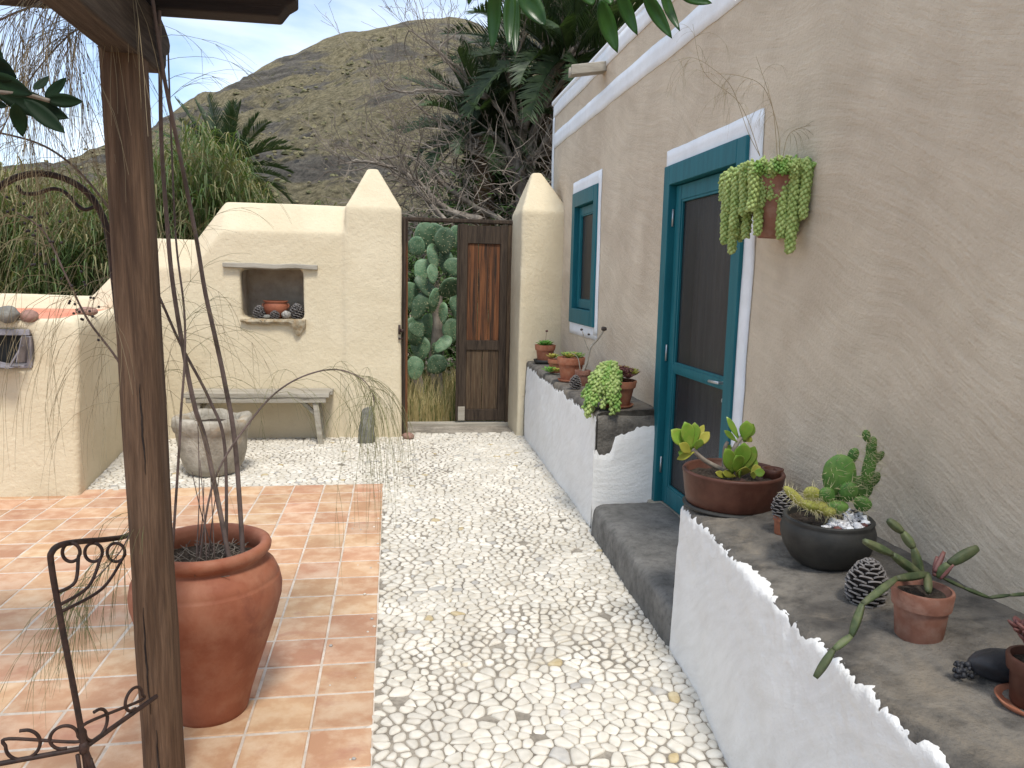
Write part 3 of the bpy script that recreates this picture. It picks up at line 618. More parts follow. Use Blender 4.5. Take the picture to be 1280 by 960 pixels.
for z0, z1 in ((lz0 + .11, 1.02), (1.06, lz1 - .085)):       # beads round each screen
    g = G(); a, b = ly0 + .085, ly1 - .085; t_ = .014
    g.box(lx0 + .006, lx0 + .02, a, b, z0, z0 + t_); g.box(lx0 + .006, lx0 + .02, a, b, z1 - t_, z1); g.box(lx0 + .007, lx0 + .021, a, a + t_, z0 + t_, z1 - t_); g.box(lx0 + .007, lx0 + .021, b - t_, b, z0 + t_, z1 - t_)
    g.obj('bead', m_teal, door, False, bev=.002)
    g = G(); ny = 24
    for i in range(ny + 1):
        y = a + (b - a) * i / ny
        for k in range(9): z = z0 + (z1 - z0) * k / 8; g.v.append((lx0 + .022 + .003 * noise.noise(Vector((y * 6, z * 3, 2))), y, z))
    for i in range(ny):
        for k in range(8): q = i * 9 + k; g.f.append((q, q + 1, q + 10, q + 9)); g.mi.append(0)
    g.obj('screen', m_screen, door)
def curtain(y0, y1, z0, z1, x, parent, folds=9):
    g = G(); n = 70
    for i in range(n + 1):
        t = i / n; y = y0 + (y1 - y0) * t
        for k in range(7): z = z0 + (z1 - z0) * k / 6; g.v.append((x + .020 * math.sin(t * folds * 6.28 + .5 * math.sin(z * 2 + t * 9)) * (.7 + .3 * math.sin(t * 17)), y, z))
    for i in range(n):
        for k in range(6): q = i * 7 + k; g.f.append((q, q + 1, q + 8, q + 7)); g.mi.append(0)
    return g.obj('curtain', m_curt, parent, solid=.003)
curtain(ly0, ly1, lz0, lz1, XW + .17, door)
for z in (.42, 1.12, 1.93):
    g = G(); g.tube([(lx0 - .012, ly1 + .003, z - .05), (lx0 - .012, ly1 + .003, z + .05)], .006, 8); g.obj('hinge', m_metal, door)
g = G(); hy = ly0 + .045
g.box(lx0 - .006, lx0 + .001, hy - .018, hy + .018, .93, 1.12); g.tube([(lx0 - .004, hy, 1.05), (lx0 - .045, hy, 1.05), (lx0 - .05, hy + .02, 1.05), (lx0 - .048, hy + .11, 1.045)], .008, 8); g.tube([(lx0 - .02, hy, .96), (lx0, hy, .96)], .011, 8)
g.obj('handle', m_metal, door, bev=.001)
g = G(); g.hexa([(XW - .06, DY0, DZ0 - .012), (XW + .1, DY0, DZ0 - .012), (XW + .1, DY1, DZ0 - .012), (XW - .06, DY1, DZ0 - .012), (XW - .045, DY0, DZ0 + .03), (XW + .1, DY0, DZ0 + .036), (XW + .1, DY1, DZ0 + .036), (XW - .045, DY1, DZ0 + .03)])
g.obj('threshold', m_greyw, door, False, bev=.006)
# ---- window
g = G(); a, b = WY0, WY1
g.box(FX0, FX1, b - .10, b, WZ0, WZ1); g.box(FX0, FX1, a, a + .11, WZ0, WZ1); g.box(FX0 - .001, FX1, a + .11, b - .10, WZ1 - .125, WZ1); g.box(FX0 - .001, FX1, a + .11, b - .10, WZ0, WZ0 + .13)
win = g.obj('window', m_teal, house, False, bev=.004); win['label'] = 'narrow teal window with dark fly screen'
a, b, z0, z1 = WY0 + .116, WY1 - .106, WZ0 + .136, WZ1 - .131
g = G(); t_ = .07; g.box(lx0, lx1, a, a + t_, z0, z1); g.box(lx0, lx1, b - t_, b, z0, z1); g.box(lx0 + .001, lx1 - .001, a + t_, b - t_, z0, z0 + t_); g.box(lx0 + .001, lx1 - .001, a + t_, b - t_, z1 - t_, z1)
g.obj('sash', m_teal, win, False, bev=.003)
g = G(); a2, b2, y2, y3 = z0 + t_, z1 - t_, a + t_, b - t_; t_ = .012
g.box(lx0 + .006, lx0 + .018, y2, y3, a2, a2 + t_); g.box(lx0 + .006, lx0 + .018, y2, y3, b2 - t_, b2); g.box(lx0 + .007, lx0 + .019, y2, y2 + t_, a2, b2); g.box(lx0 + .007, lx0 + .019, y3 - t_, y3, a2, b2); g.obj('bead', m_teal, win, False)
g = G(); g.add([(lx0 + .02, y2, a2), (lx0 + .02, y3, a2), (lx0 + .02, y3, b2), (lx0 + .02, y2, b2)], [(0, 3, 2, 1)]); g.obj('screen', m_screen, win, False)
curtain(a, b, z0, z1, XW + .16, win, 5)
# ---- wooden rain spout
g = G(); S0, S1 = Vector((XW + .02, 6.12, 3.215)), Vector((1.36, 6.08, 3.155))
d = (S1 - S0)
g.loft([[p + Vector(q) for q in ((0, -.055, .03), (0, -.055, -.045), (0, .055, -.045), (0, .055, .03), (0, .032, .03), (0, .028, -.015), (0, -.028, -.015), (0, -.032, .03))] for p in (S0, S0 + d * .5, S1)])
g.obj('rain_spout', m_greyw, house, False, bev=.005)

# ================================================================== LEDGES AND STEP
def ledge_profile(xf, h_, rise, r=.024, batter=.02):
    P = [Vector((xf, -.04))]
    P += [Vector((xf + batter * k / 6, (h_ - r) * k / 6)) for k in range(1, 7)]
    for k in range(1, 6): a = math.pi / 2 * k / 5; P.append(Vector((xf + batter + r - r * math.cos(a), h_ - r + r * math.sin(a))))
    x0 = xf + batter + r; x1 = XW + .03
    P += [Vector((x0 + (x1 - x0) * k / 8, h_ + rise * k / 8)) for k in range(1, 9)]
    return P
def resample(P, s):
    L_ = [0]
    for a, b in zip(P, P[1:]): L_.append(L_[-1] + (b - a).length)
    out_ = []
    for q in s:
        q = min(max(q, 0), L_[-1]); k = 0
        while k < len(L_) - 2 and L_[k + 1] < q: k += 1
        t = (q - L_[k]) / (L_[k + 1] - L_[k]); p = P[k].lerp(P[k + 1], t); d = (P[k + 1] - P[k]).normalized(); out_.append((p, Vector((-d.y, d.x))))
    return out_, L_[-1]
def make_ledge(name, y0, y1, hf, rise, edge, label, cat, dy=.02, paint_y=None, batter=.02, wl='whitewash', corner=None):
    def prof(y): return ledge_profile(ledge_x(y), hf(y), rise(y), batter=batter)
    def surf(y, s, off):
        P = prof(y); (q,), tot = resample(P, [s]); p, n = q
        rough = .008 * fbm(y * 2.4, s * 2.4, 2 + y0, 3) + .004 * noise.noise(Vector((y * 26, s * 26, 1))) * (1 if s > .45 else .4)
        p = p + n * (rough + off); return (p.x, y, p.y)
    g = G(); yy = np.linspace(y0, y1, int((y1 - y0) / dy) + 1); ns = 46
    for y in yy:
        P = prof(y); ss = np.linspace(0, 1, ns); _, tot = resample(P, [0])
        for s in ss: g.v.append(surf(y, s * tot, 0))
        g.v.append((XW + .06, y, -.04))
    m = ns + 1
    for i in range(len(yy) - 1):
        for j in range(m - 1): q = i * m + j; g.f.append((q, q + 1, q + m + 1, q + m)); g.mi.append(0)
    def capface(i, inv):      # end face as a fan grid
        y = yy[i]; c0 = len(g.v); g.v.append((XW - .05, y, .25))
        for j in range(m - 1):
            f = (c0, i * m + j, i * m + j + 1); g.f.append(f if inv else f[::-1]); g.mi.append(0)
    capface(0, True); capface(len(yy) - 1, False)
    led = g.obj(name, m_conc); tag(led, label, cat)
    # paint coat: from the ground up to its ragged broken edge
    g = G(); py0, py1 = paint_y or (y0, y1); yy = np.linspace(py0, py1, int((py1 - py0) / .007)); ns = 40
    for y in yy:
        st = edge(y)
        for k in range(ns + 1): s = st * (k / ns) ** .8; g.v.append(surf(y, s, .003 if k < ns else -.001))
    m = ns + 1
    for i in range(len(yy) - 1):
        for j in range(m - 1): q = i * m + j; g.f.append((q, q + 1, q + m + 1, q + m)); g.mi.append(0)
    g.obj(wl, m_white, led)
    return led, surf
rag = lambda y, s: .026 * fbm(y * 4, s, 1, 2) + .045 * (abs(fbm(y * 9, s, 2, 3)) - .3) + .030 * (abs(noise.noise(Vector((y * 38, s, 3)))) - .2) + .006 * noise.noise(Vector((y * 150, s, 3)))
# near ledge: coat runs onto the top edge
near, nsurf = make_ledge('masonry_ledge', .15, 2.95, lambda y: .64, lambda y: .065, lambda y: .672 + rag(y, 4) + .05 * max(0, 1 - abs(y - 2.2) * 3),
                         'near masonry ledge, whitewashed front, rough concrete top carrying bowls and cacti', 'ledge', dy=.016)
far, fsurf = make_ledge('masonry_ledge', 4.56, 7.62, lambda y: .735 + .006 * (y - 4.5), lambda y: .02, lambda y: (.745 + rag(y, 9)) * 1.0,
                        'far masonry ledge, whitewashed front, under the teal window with a row of pots', 'ledge', paint_y=(4.538, 7.36), batter=.01)
def top_near(x): return .64 + .065 * max(0, (x - 1.22) / .43)
def top_far(x, y): return .735 + .006 * (y - 4.5) + .02 * max(0, (x - 1.3) / .35)
# painted return of the far ledge beside the door, with a broken raw corner at the top left
g = G(); n_ = 60
def topedge(x): # measured: raw patch hangs down at the corner, then paint climbs towards the wall
    t = (x - 1.262) / (XW - 1.262); base = float(np.interp(t, [0, .04, .17, .24, .30, .45, .62, .8, 1], [.50, .47, .49, .50, .585, .605, .64, .655, .67])); return base + .012 * fbm(x * 40, 1, 1, 3)
for i in range(n_ + 1):
    x = 1.240 + (XW + .005 - 1.240) * i / n_; zt = topedge(x)
    for k in range(13): z = .0 + zt * k / 12; g.v.append((x, 4.538 - .004 * fbm(x * 4, z * 4, 3, 2) * (k < 12) + (.012 if k == 12 else 0), z))
for i in range(n_):
    for k in range(12): q = i * 13 + k; g.f.append((q, q + 13, q + 14, q + 1)); g.mi.append(0)
g.obj('whitewash', m_white, far)
g = G()
for i in range(31):
    x = 1.262 + (XW + .01 - 1.262) * i / 30
    for k in range(25): z = .05 + (.737 + .02 * (x - 1.26) - .05) * k / 24; g.v.append((x, 4.553 - .010 * fbm(x * 6, z * 6, 8, 4) - (0 if z < topedge(x) - .02 else .004) + (.03 if k == 24 else .008 if k == 23 else 0), z))
for i in range(30):
    for k in range(24): q = i * 25 + k; g.f.append((q, q + 25, q + 26, q + 1)); g.mi.append(0)
g.obj('raw_end', m_conc, far)
# door step
g = G(); secs = []
for i in range(18):
    y = 2.96 + (4.54 - 2.96) * i / 17; xf = ledge_x(y) - .0; zt = .178 + .004 * nsv((y * 3, 2, 1)); r = .045
    P = [(xf, -.05), (xf + .004, zt - r - .04), (xf + .008, zt - r), (xf + r * .35, zt - r * .3), (xf + r, zt), (xf + .25, zt + .004), (XW + .03, zt + .006), (XW + .03, -.05)]
    e = .03 if i == 17 else 0
    secs.append([(x + (e if k < 5 else 0), y, z - (e * .7 if 2 < k < 7 else 0)) for k, (x, z) in enumerate(P)])
g.loft(secs)
st = plaster(g, 'door_step', m_step, .016, None, .008, 3, 3, .003); tag(st, 'dark concrete step below the teal door', 'step')

# ================================================================== GATE
GY = 8.02
gate = thing('gate', (.67, GY, 0), 'old wooden garden gate, right leaf shut and left leaf folded back', 'gate')
def pl(name, x0, x1, z0, z1, y0, y1, m_, par, bev=.004):
    g = G(); g.box(x0, x1, y0, y1, z0, z1); return g.obj(name, m_, par, False, bev=bev)
pl('lintel', .10, 1.26, 2.105, 2.145, GY - .04, GY + .06, m_doord, gate, .008)
pl('threshold', .10, 1.24, -.02, .028, GY - .05, GY + .05, m_greyw, gate, .008)
leaf = thing('tmp', (0, 0, 0), None, None)
bpy.data.objects.remove(leaf)
g = G(); x0, x1 = .685, 1.185; y0, y1 = GY - .03, GY + .012
g.box(x0, x0 + .085, y0, y1, .05, 2.095); lf = g.obj('gate_leaf', m_doord, gate, False, bev=.005)
def sub(name, x0, x1, z0, z1, ya, yb, m_, b=.004): return pl(name, x0, x1, z0, z1, ya, yb, m_, lf, b)
sub('stile', x1 - .075, x1, .05, 2.095, y0, y1, m_doord)
sub('rail', x0 + .085, x1 - .075, 1.90, 2.08, y0 + .002, y1 - .002, m_doord); sub('rail', x0 + .085, x1 - .075, .80, .90, y0 + .002, y1 - .002, m_doord); sub('rail', x0 + .085, x1 - .075, .05, .17, y0 + .002, y1 - .002, m_doord)
ww = (x1 - .075 - x0 - .085) / 3
for k in range(3):
    xa = x0 + .085 + ww * k
    sub('plank', xa + .002, xa + ww - .002, .90, 1.90, y0 + .016 + .002 * k, y1 - .006, m_doorw, .003)
ww = (x1 - .075 - x0 - .085) / 2
for k in range(2):
    xa = x0 + .085 + ww * k; sub('plank', xa + .002, xa + ww - .002, .17, .80, y0 + .016, y1 - .006, m_doorm, .003)
sub('meeting_strip', x0 - .022, x0 - .002, .05, 2.09, y0 - .012, y1, m_doord)
sub('patch_plate', x0 + .002, x0 + .075, .05, .20, y0 - .008, y0 - .001, m_greyw)
pl('jamb', 1.188, 1.245, .0, 2.105, GY - .03, GY + .05, m_doorm, gate, .008)
pl('jamb', .098, .135, .0, 2.105, GY - .03, GY + .05, m_doord, gate, .008)
g = G(); g.box(.108, .150, 7.46, 7.96, .03, 2.09); l2 = g.obj('gate_leaf', m_doorw, gate, False, bev=.006); l2['label'] = 'left gate leaf folded back along the pillar, seen edge-on'
g = G(); g.box(.096, .107, 7.452, 7.50, .0, 2.08); g.box(.108, .128, 7.435, 7.459, .02, 2.10); g.obj('edge_strip', m_doord, l2, False, bev=.004)
g = G(); g.box(.075, .115, 7.40, 7.43, 1.02, 1.05); g.tube([(.07, 7.40, 1.0), (.07, 7.40, 1.09)], .012, 6); g.box(.06, .10, 7.405, 7.42, .95, .965); g.obj('latch', m_iron, l2)

# ================================================================== THINGS IN THE NICHE, ON THE WALL, BY THE BENCH
def pine_cone(loc, h_, rad, label, group=None, rows=11, tilt=(0, 0), mats=None, flare=1.0):
    t = thing('pine_cone', loc, label, 'pine cone', group); loc = Vector(loc); cap_, tip = mats or (m_cone, m_conet)
    rot = Matrix.Rotation(tilt[0], 3, 'X') @ Matrix.Rotation(tilt[1], 3, 'Y')
    def prof(u): return rad * (math.sin(math.pi * min(1, .12 + u * .92)) ** .6) * (1 - .25 * u)
    g = G(); g.lathe((0, 0, 0), [(prof(u) * .62 + .002, h_ * (.04 + .92 * u)) for u in [k / 8 for k in range(9)]], 12)
    g.v = [tuple(loc + rot @ Vector(v)) for v in g.v]; g.obj('core', cap_, t)
    g = G(); ns_ = int(rows * 8.5)
    for i in range(ns_):
        u = (i + .5) / ns_; a = i * 2.39996 + rv(-.08, .08); rr_ = prof(u); ca, sa = math.cos(a), math.sin(a); z = h_ * (.03 + .93 * u); big = (rr_ / rad) ** .6
        wv_ = rad * .40 * big; th = rad * .10; out_ = Vector((ca, sa, 0)); tg = Vector((-sa, ca, 0)); zz = Vector((0, 0, 1)); el = -.25 + 1.25 * u
        e = (out_ * math.cos(el) + zz * math.sin(el)); nn_ = (zz * math.cos(el) - out_ * math.sin(el)); b = out_ * rr_ * .5 + zz * (z - .04 * h_); l_ = (rr_ * .5 + rad * .16) * rv(.93, 1.08)
        P = []
        for q, w_, dz in ((0, .35, 0), (.72, .95, 0), (.93, .75, .25), (1.0, .3, .5)):
            for s_ in (-1, 1): P.append(b + e * l_ * q + tg * s_ * wv_ * w_ + nn_ * th * dz)
        P += [p_ + nn_ * th * k_ for p_, k_ in zip(P[:8], (.5, .5, .9, .9, .9, .9, .5, .5))]
        o_ = len(g.v); g.v.extend([tuple(loc + rot @ p_) for p_ in P])
        for f, m_ in (((0, 2, 3, 1), 0), ((2, 4, 5, 3), 0), ((4, 6, 7, 5), 1), ((9, 11, 10, 8), 0), ((11, 13, 12, 10), 1), ((13, 15, 14, 12), 1), ((6, 14, 15, 7), 1), ((4, 12, 14, 6), 1), ((5, 7, 15, 13), 1), ((2, 10, 12, 4), 1), ((3, 5, 13, 11), 1), ((0, 8, 10, 2), 0), ((1, 3, 11, 9), 0)): g.f.append(tuple(o_ + q for q in f)); g.mi.append(m_)
    g.obj('scales', [cap_, tip], t, False)
    return t
def stone(name, loc, rad, m_, label, cat='stone', rot=0, seed=1, wob=.25, group=None, nu=20, nv=14, tilt=0):
    g = G(); loc = Vector(loc); g.ell((0, 0, 0), rad, Matrix.Rotation(rot, 3, 'Z') @ Matrix.Rotation(tilt, 3, 'Y'), nu, nv, wob, 1.6, 0, seed)
    o = g.obj(name, m_); o.location = loc + Vector((0, 0, rad[2] * .92)); return tag(o, label, cat, group)
NZ = 1.13
t = thing('clay_bowl', (-1.09, 7.585, NZ), 'round terracotta bowl with a turned lip inside the wall niche', 'bowl')
g = G(); g.lathe((-1.09, 7.585, NZ), [(.055, 0), (.085, .03), (.108, .07), (.115, .105), (.108, .135), (.098, .148), (.118, .160), (.115, .166), (.095, .160), (.09, .14), (.10, .10), (.07, .04)], 36); g.obj('body', m_terra, t)
for s_ in (-1, 1):
    g = G(); g.tube([(-1.09 + s_ * (.108 + .014 * math.sin(k / 5 * math.pi)), 7.575, NZ + .095 + .045 * k / 5) for k in range(6)], .007, 6); g.obj('lug', m_terra, t)
pine_cone((-1.235, 7.565, NZ), .125, .062, 'big pine cone at the left of the clay bowl in the niche', 'pine cones in the niche', 8)
pine_cone((-.895, 7.565, NZ), .150, .066, 'tallest pine cone, at the right of the clay bowl in the niche', 'pine cones in the niche', 9)
pine_cone((-1.085, 7.475, NZ), .078, .044, 'small pine cone standing in front of the clay bowl in the niche', 'pine cones in the niche', 6)
stone('round_stone', (-.985, 7.50, NZ), (.044, .04, .040), mat('mottled_stone', (.14, .13, .12), (.42, .40, .36), 60, None, rough=.9, bump=.6), 'round mottled grey stone between clay bowl and tallest cone in the niche', seed=4, wob=.12)
stone('small_stone', (-1.155, 7.48, NZ), (.038, .028, .020), m_rock, 'small flat grey stone between the two cones left of the niche bowl', seed=6, wob=.15)
stone('wall_stone', (-2.205, 6.05, 1.215), (.075, .05, .034), m_rockb, 'smooth reddish brown stone on the corner of the low block', seed=2, wob=.12, group='stones on the low block')
p = atz(32, 402, 1.20); stone('wall_stone', (p.x, p.y + .06, 1.19), (.055, .045, .045), m_rockb, 'upright brown stone lying on the red painted top', seed=5, wob=.15, group='stones on the low block')
p = atz(8, 402, 1.20); stone('wall_stone', (p.x - .02, p.y + .06, 1.19), (.075, .06, .06), m_rock, 'grey stone at the left end of the red painted top', seed=9, wob=.2, group='stones on the low block')
# bench
bench = thing('garden_bench', (-1.2, 7.3, 0), 'weathered grey plank bench against the cream wall under the niche', 'bench')
for k, (ya, yb) in enumerate(((7.12, 7.272), (7.278, 7.44))):
    g = G(); secs = []
    for i in range(13):
        x = -1.84 + 1.27 * i / 12 + (.02 * k if i in (0, 12) else 0); dz = .006 * nsv((x * 2, k, 3)); jag = .012 * nsv((x * 7, k, 9))
        secs.append([(x, ya + (jag if k == 0 else 0), .435 + dz), (x, ya + .004 + (jag if k == 0 else 0), .474 + dz), (x, yb, .474 + dz), (x, yb, .435 + dz)])
    g.loft(secs); g.obj('seat_plank', m_greyw, bench, False, bev=.004)
g = G(); g.box(-1.82, -.60, 7.128, 7.165, .385, .434); g.obj('front_rail', m_greyw, bench, False, bev=.004)
for x_, s_ in ((-.70, -1), (-1.72, 1)):
    for y_ in (7.17, 7.40):
        g = G(); g.bar((x_, y_, .434), (x_ - s_ * .05, y_ - .01, -.01), .05, .05, up=Vector((0, 1, 0))); g.obj('leg', m_greyw, bench, False, bev=.004)
    g = G(); g.bar((x_ + s_ * .15, 7.20, .42), (x_ - s_ * .01, 7.20, .26), .035, .035, up=Vector((0, 1, 0))); g.obj('brace', m_greyw, bench, False, bev=.003)
    g = G(); g.box(x_ - .02, x_ + .02, 7.197, 7.38, .30, .34); g.obj('crosspiece', m_greyw, bench, False, bev=.003)
# stone trough planter
c = Vector((-1.385, 6.16, 0)); t = thing('stone_planter', c, 'rough pale stone mortar used as a planter before the bench', 'planter')
g = G(); prof = [(.14, -.01), (.185, .01), (.225, .08), (.25, .17), (.262, .27), (.262, .33), (.275, .345), (.287, .39), (.282, .43), (.265, .445), (.215, .44), (.195, .41), (.19, .36), (.15, .34)]
o0 = 0; n = 56
for i, (r, z) in enumerate(prof):
    for k in range(n):
        a = 2 * math.pi * k / n; q = .86 + .14 / max(.55, max(abs(math.cos(a + .4)), abs(math.sin(a + .4)))) * .9     # slightly squared, worn rim
        rr_ = r * (q if z > .3 else 1) * (1 + .045 * fbm(math.cos(a) * 2.2, math.sin(a) * 2.2, z * 5, 4)); zz = z + (.022 * noise.noise(Vector((math.cos(a) * 1.6, math.sin(a) * 1.6, 2))) * 1.6 if z > .36 else 0)
        g.v.append((c.x + rr_ * math.cos(a), c.y + rr_ * math.sin(a), zz))
for i in range(len(prof) - 1):
    for k in range(n): q = (k + 1) % n; g.f.append((i * n + k, i * n + q, (i + 1) * n + q, (i + 1) * n + k)); g.mi.append(0)
g.f.append(tuple(range(n))[::-1]); g.f.append(tuple((len(prof) - 1) * n + k for k in range(n))); g.mi += [0, 0]
g.obj('trough', m_plant, t)
def soil(c, r, z, par, m_=None, n=18, amp=.006):
    g = G(); g.v.append((c[0], c[1], z + amp)); rings = 5
    for i in range(1, rings + 1):
        for k in range(n): a = 2 * math.pi * k / n; x, y = r * i / rings * math.cos(a), r * i / rings * math.sin(a); g.v.append((c[0] + x, c[1] + y, z + amp * noise.noise(Vector((x * 30, y * 30, z))) * 2))
    for k in range(n): g.f.append((0, 1 + k, 1 + (k + 1) % n)); g.mi.append(0)
    for i in range(rings - 1):
        for k in range(n): a = 1 + i * n + k; b = 1 + i * n + (k + 1) % n; g.f.append((a, a + n, b + n, b)); g.mi.append(0)
    return g.obj('soil', m_ or m_soil, par)
soil(c, .205, .385, t)
# standing grey stone beside the bench
g = G(); c = Vector((-.235, 7.20, 0))
secs = []
for i in range(13):
    u = i / 12; z = -.01 + .335 * u; wl_, wr_ = (-.088 + .045 * u if u > .2 else -.075 - .04 * u), .075 - .004 * u; d_ = .055 - .012 * u; e = .8 if i in (12,) else (.94 if i == 11 else 1)
    P = []
    for k in range(12):
        a = 2 * math.pi * k / 12; x = math.copysign(abs(math.cos(a)) ** .5, math.cos(a)); y = math.copysign(abs(math.sin(a)) ** .5, math.sin(a))
        P.append((c.x + ((wr_ if x > 0 else -wl_) * x) * e + .008 * nsv((x * 2, y * 2, u * 4)), c.y + d_ * y * e + .008 * nsv((x * 3, y * 2, u * 5 + 3)), z + (.012 * x if i > 10 else 0)))
    secs.append(P)
g.loft(secs); tag(g.obj('standing_stone', m_rock, auto=60), 'upright dark grey slab stone standing at the wall foot right of the bench', 'stone')
stone('door_stone', (.155, 7.33, -.006), (.058, .045, .034), m_rockb, 'small smooth brown stone at the foot of the folded gate leaf', seed=12, wob=.12)
stone('corner_stone', (-2.20, 7.30, -.02), (.11, .12, .13), m_plant, 'rough pale stone in the corner behind the post', seed=15, wob=.3)

# ================================================================== BIG JAR WITH BROOM SHRUB
jc = Vector((-.640, 2.70, 0)); t = thing('terracotta_jar', jc, 'large round-bellied terracotta jar behind the wooden post', 'jar')
prof = [(.10, -.004), (.124, 0), (.130, .018), (.142, .07), (.170, .16), (.203, .26), (.232, .35), (.2495, .42), (.252, .455), (.2455, .488), (.2445, .494), (.2385, .499), (.2395, .505), (.228, .53), (.206, .552), (.195, .562), (.194, .572), (.206, .580), (.216, .592), (.218, .606), (.213, .618), (.200, .624), (.188, .62), (.180, .608), (.178, .585), (.186, .555), (.195, .53)]
g = G(); g.lathe(jc, prof, 72, wob=.012); g.obj('body', m_terra, t)
soil(jc, .19, .545, t, n=30, amp=.012)
g = G()
for k in range(140):
    a, r = rv(0, 6.28), .18 * math.sqrt(random.random()); x, y = jc.x + r * math.cos(a), jc.y + r * math.sin(a); b = rv(0, 6.28); l_ = rv(.02, .06)
    g.tube([(x, y, .555), (x + l_ * math.cos(b), y + l_ * math.sin(b), .555 + rv(.005, .03))], .0015, 3, cap=False)
tag(g.obj('dry_litter', m_bark, t), kind='stuff')

shrub = thing('broom_shrub', (jc.x, jc.y, .55), 'tall wispy broom shrub growing from the big jar with long drooping twigs', 'shrub')
def catmull(P, n=8):
    P = [Vector(p) for p in P]; o = []
    for i in range(len(P) - 1):
        p0, p1, p2, p3 = P[max(i - 1, 0)], P[i], P[i + 1], P[min(i + 2, len(P) - 1)]
        for k in range(n):
            t_ = k / n; o.append(.5 * ((2 * p1) + (p2 - p0) * t_ + (2 * p0 - 5 * p1 + 4 * p2 - p3) * t_ ** 2 + (3 * p1 - p0 - 3 * p2 + p3) * t_ ** 3))
    o.append(P[-1]); return o
def stem(P, r0, r1, name='stem', m_=None, par=None):
    c_ = catmull(P); n = len(c_); g = G(); g.tube(c_, [r0 + (r1 - r0) * i / (n - 1) for i in range(n)], 7)
    g.obj(name, m_ or m_gstem, shrub if par is None else par); return c_
A = at
st1 = stem([(jc.x + .12, jc.y + .02, .54), A(294, 557, 2.66), A(281, 479, 2.62), A(269, 422, 2.58), A(256, 363, 2.54), A(244, 291, 2.5), A(222, 180, 2.42), A(204, 90, 2.34), A(188, -20, 2.25)], .0085, .005)
st2 = stem([(jc.x + .09, jc.y - .04, .54), A(259, 560, 2.62), A(244, 510, 2.58), A(231, 447, 2.55), A(216, 354, 2.5), A(209, 279, 2.47), A(202, 180, 2.43), A(200, 60, 2.36), A(198, -30, 2.3)], .0085, .005)
st3 = stem([(jc.x - .09, jc.y - .10, .55), A(224, 560, 2.5), A(226, 519, 2.5), A(231, 447, 2.5), A(230, 385, 2.5), A(220, 300, 2.5), A(214, 170, 2.5), A(210, 60, 2.5)], .0045, .0025)
st4 = stem([(jc.x + .06, jc.y + .03, .54), A(281, 560, 2.66), A(262, 500, 2.63), A(225, 429, 2.57), A(187, 347, 2.5), A(125, 245, 2.42), A(60, 185, 2.35), A(-30, 160, 2.3)], .006, .0025)
st5 = stem([(jc.x - .02, jc.y - .02, .54), A(268, 600, 2.6), A(318, 520, 2.62), A(360, 480, 2.62), A(410, 462, 2.6), A(447, 470, 2.58), A(465, 490, 2.56), A(468, 512, 2.55)], .004, .0014)
st6 = stem([(jc.x - .10, jc.y - .06, .55), A(212, 640, 2.55), A(196, 590, 2.5), A(172, 510, 2.45), A(150, 455, 2.42), A(110, 400, 2.36), A(85, 350, 2.3), A(55, 290, 2.25), A(20, 265, 2.2)], .005, .002)
for (ax, ay, bx, by) in ((.02, .05, 240, 590), (.04, -.05, 262, 560), (-.03, -.02, 247, 520), (.0, .03, 275, 590), (-.04, .04, 255, 600), (.02, -.08, 250, 575)):
    stem([(jc.x + ax, jc.y + ay, .54), (A(bx, by, 2.62) + Vector((jc.x + ax, jc.y + ay, .54))) / 2 + Vector((rv(-.01, .01), 0, 0)), A(bx, by, 2.62)], .0022, .0012)
sprays = [G(), G(), G()]
def twig(g, p, d, length, droop, r=.0009, sub_=3, n=7, spread=.5):
    p = Vector(p); d = Vector(d).normalized(); P = [p.copy()]; s_ = length / n; jit = Vector((rv(-1, 1), rv(-1, 1), rv(-.4, .4))) * .12
    for k in range(n):
        d = (d + Vector((0, 0, -droop / n)) + jit / n * 2 + Vector((rv(-1, 1), rv(-1, 1), rv(-1, 1))) * .05).normalized(); p = p + d * s_; P.append(p.copy())
    g.tube(P, [r * (1 - .55 * i / n) for i in range(n + 1)], 3, cap=False)
    for _ in range(sub_):
        i = random.randint(1, n - 2); dd = (P[i + 1] - P[i]).normalized(); q = Vector((rv(-1, 1), rv(-1, 1), rv(-.8, .5))) * spread
        twig(g, P[i], dd + q, length * rv(.3, .6), droop * .7, r * .75, 0, 4)
def spray_region(g, c_, i0, i1, n, length, droop, r=.0009, sub_=3, bias=(0, 0, 0), sp=.9):
    m_ = len(c_)
    for _ in range(n):
        i = int(rv(i0, i1) * (m_ - 2)); d = (c_[i + 1] - c_[i]).normalized(); q = Vector((rv(-1, 1), rv(-1, 1), rv(-.6, .8))) * sp
        twig(g, c_[i], d * .5 + q + Vector(bias), length * rv(.6, 1.3), droop, r, sub_)
s0, s1_, s2_ = sprays
spray_region(s0, st5, .3, 1, 38, .30, 2.6, .0007, 3, (0, 0, .25))
spray_region(s0, st5, .55, 1, 22, .42, 3.5, .0009, 2)
spray_region(s0, st2, .3, .5, 8, .3, 1.6, .0008, 2)
spray_region(s2_, st1, .55, .98, 14, .28, 1.2, .0008, 3, (.35, 0, .2))
spray_region(s2_, st3, .5, .98, 12, .3, 1.2, .0008, 3, (.2, 0, .2))
spray_region(s1_, st4, .4, 1, 46, .42, 2.8, .0008, 3, (-.1, 0, 0))
spray_region(s1_, st6, .35, 1, 36, .42, 3.2, .0008, 3, (-.1, 0, 0))
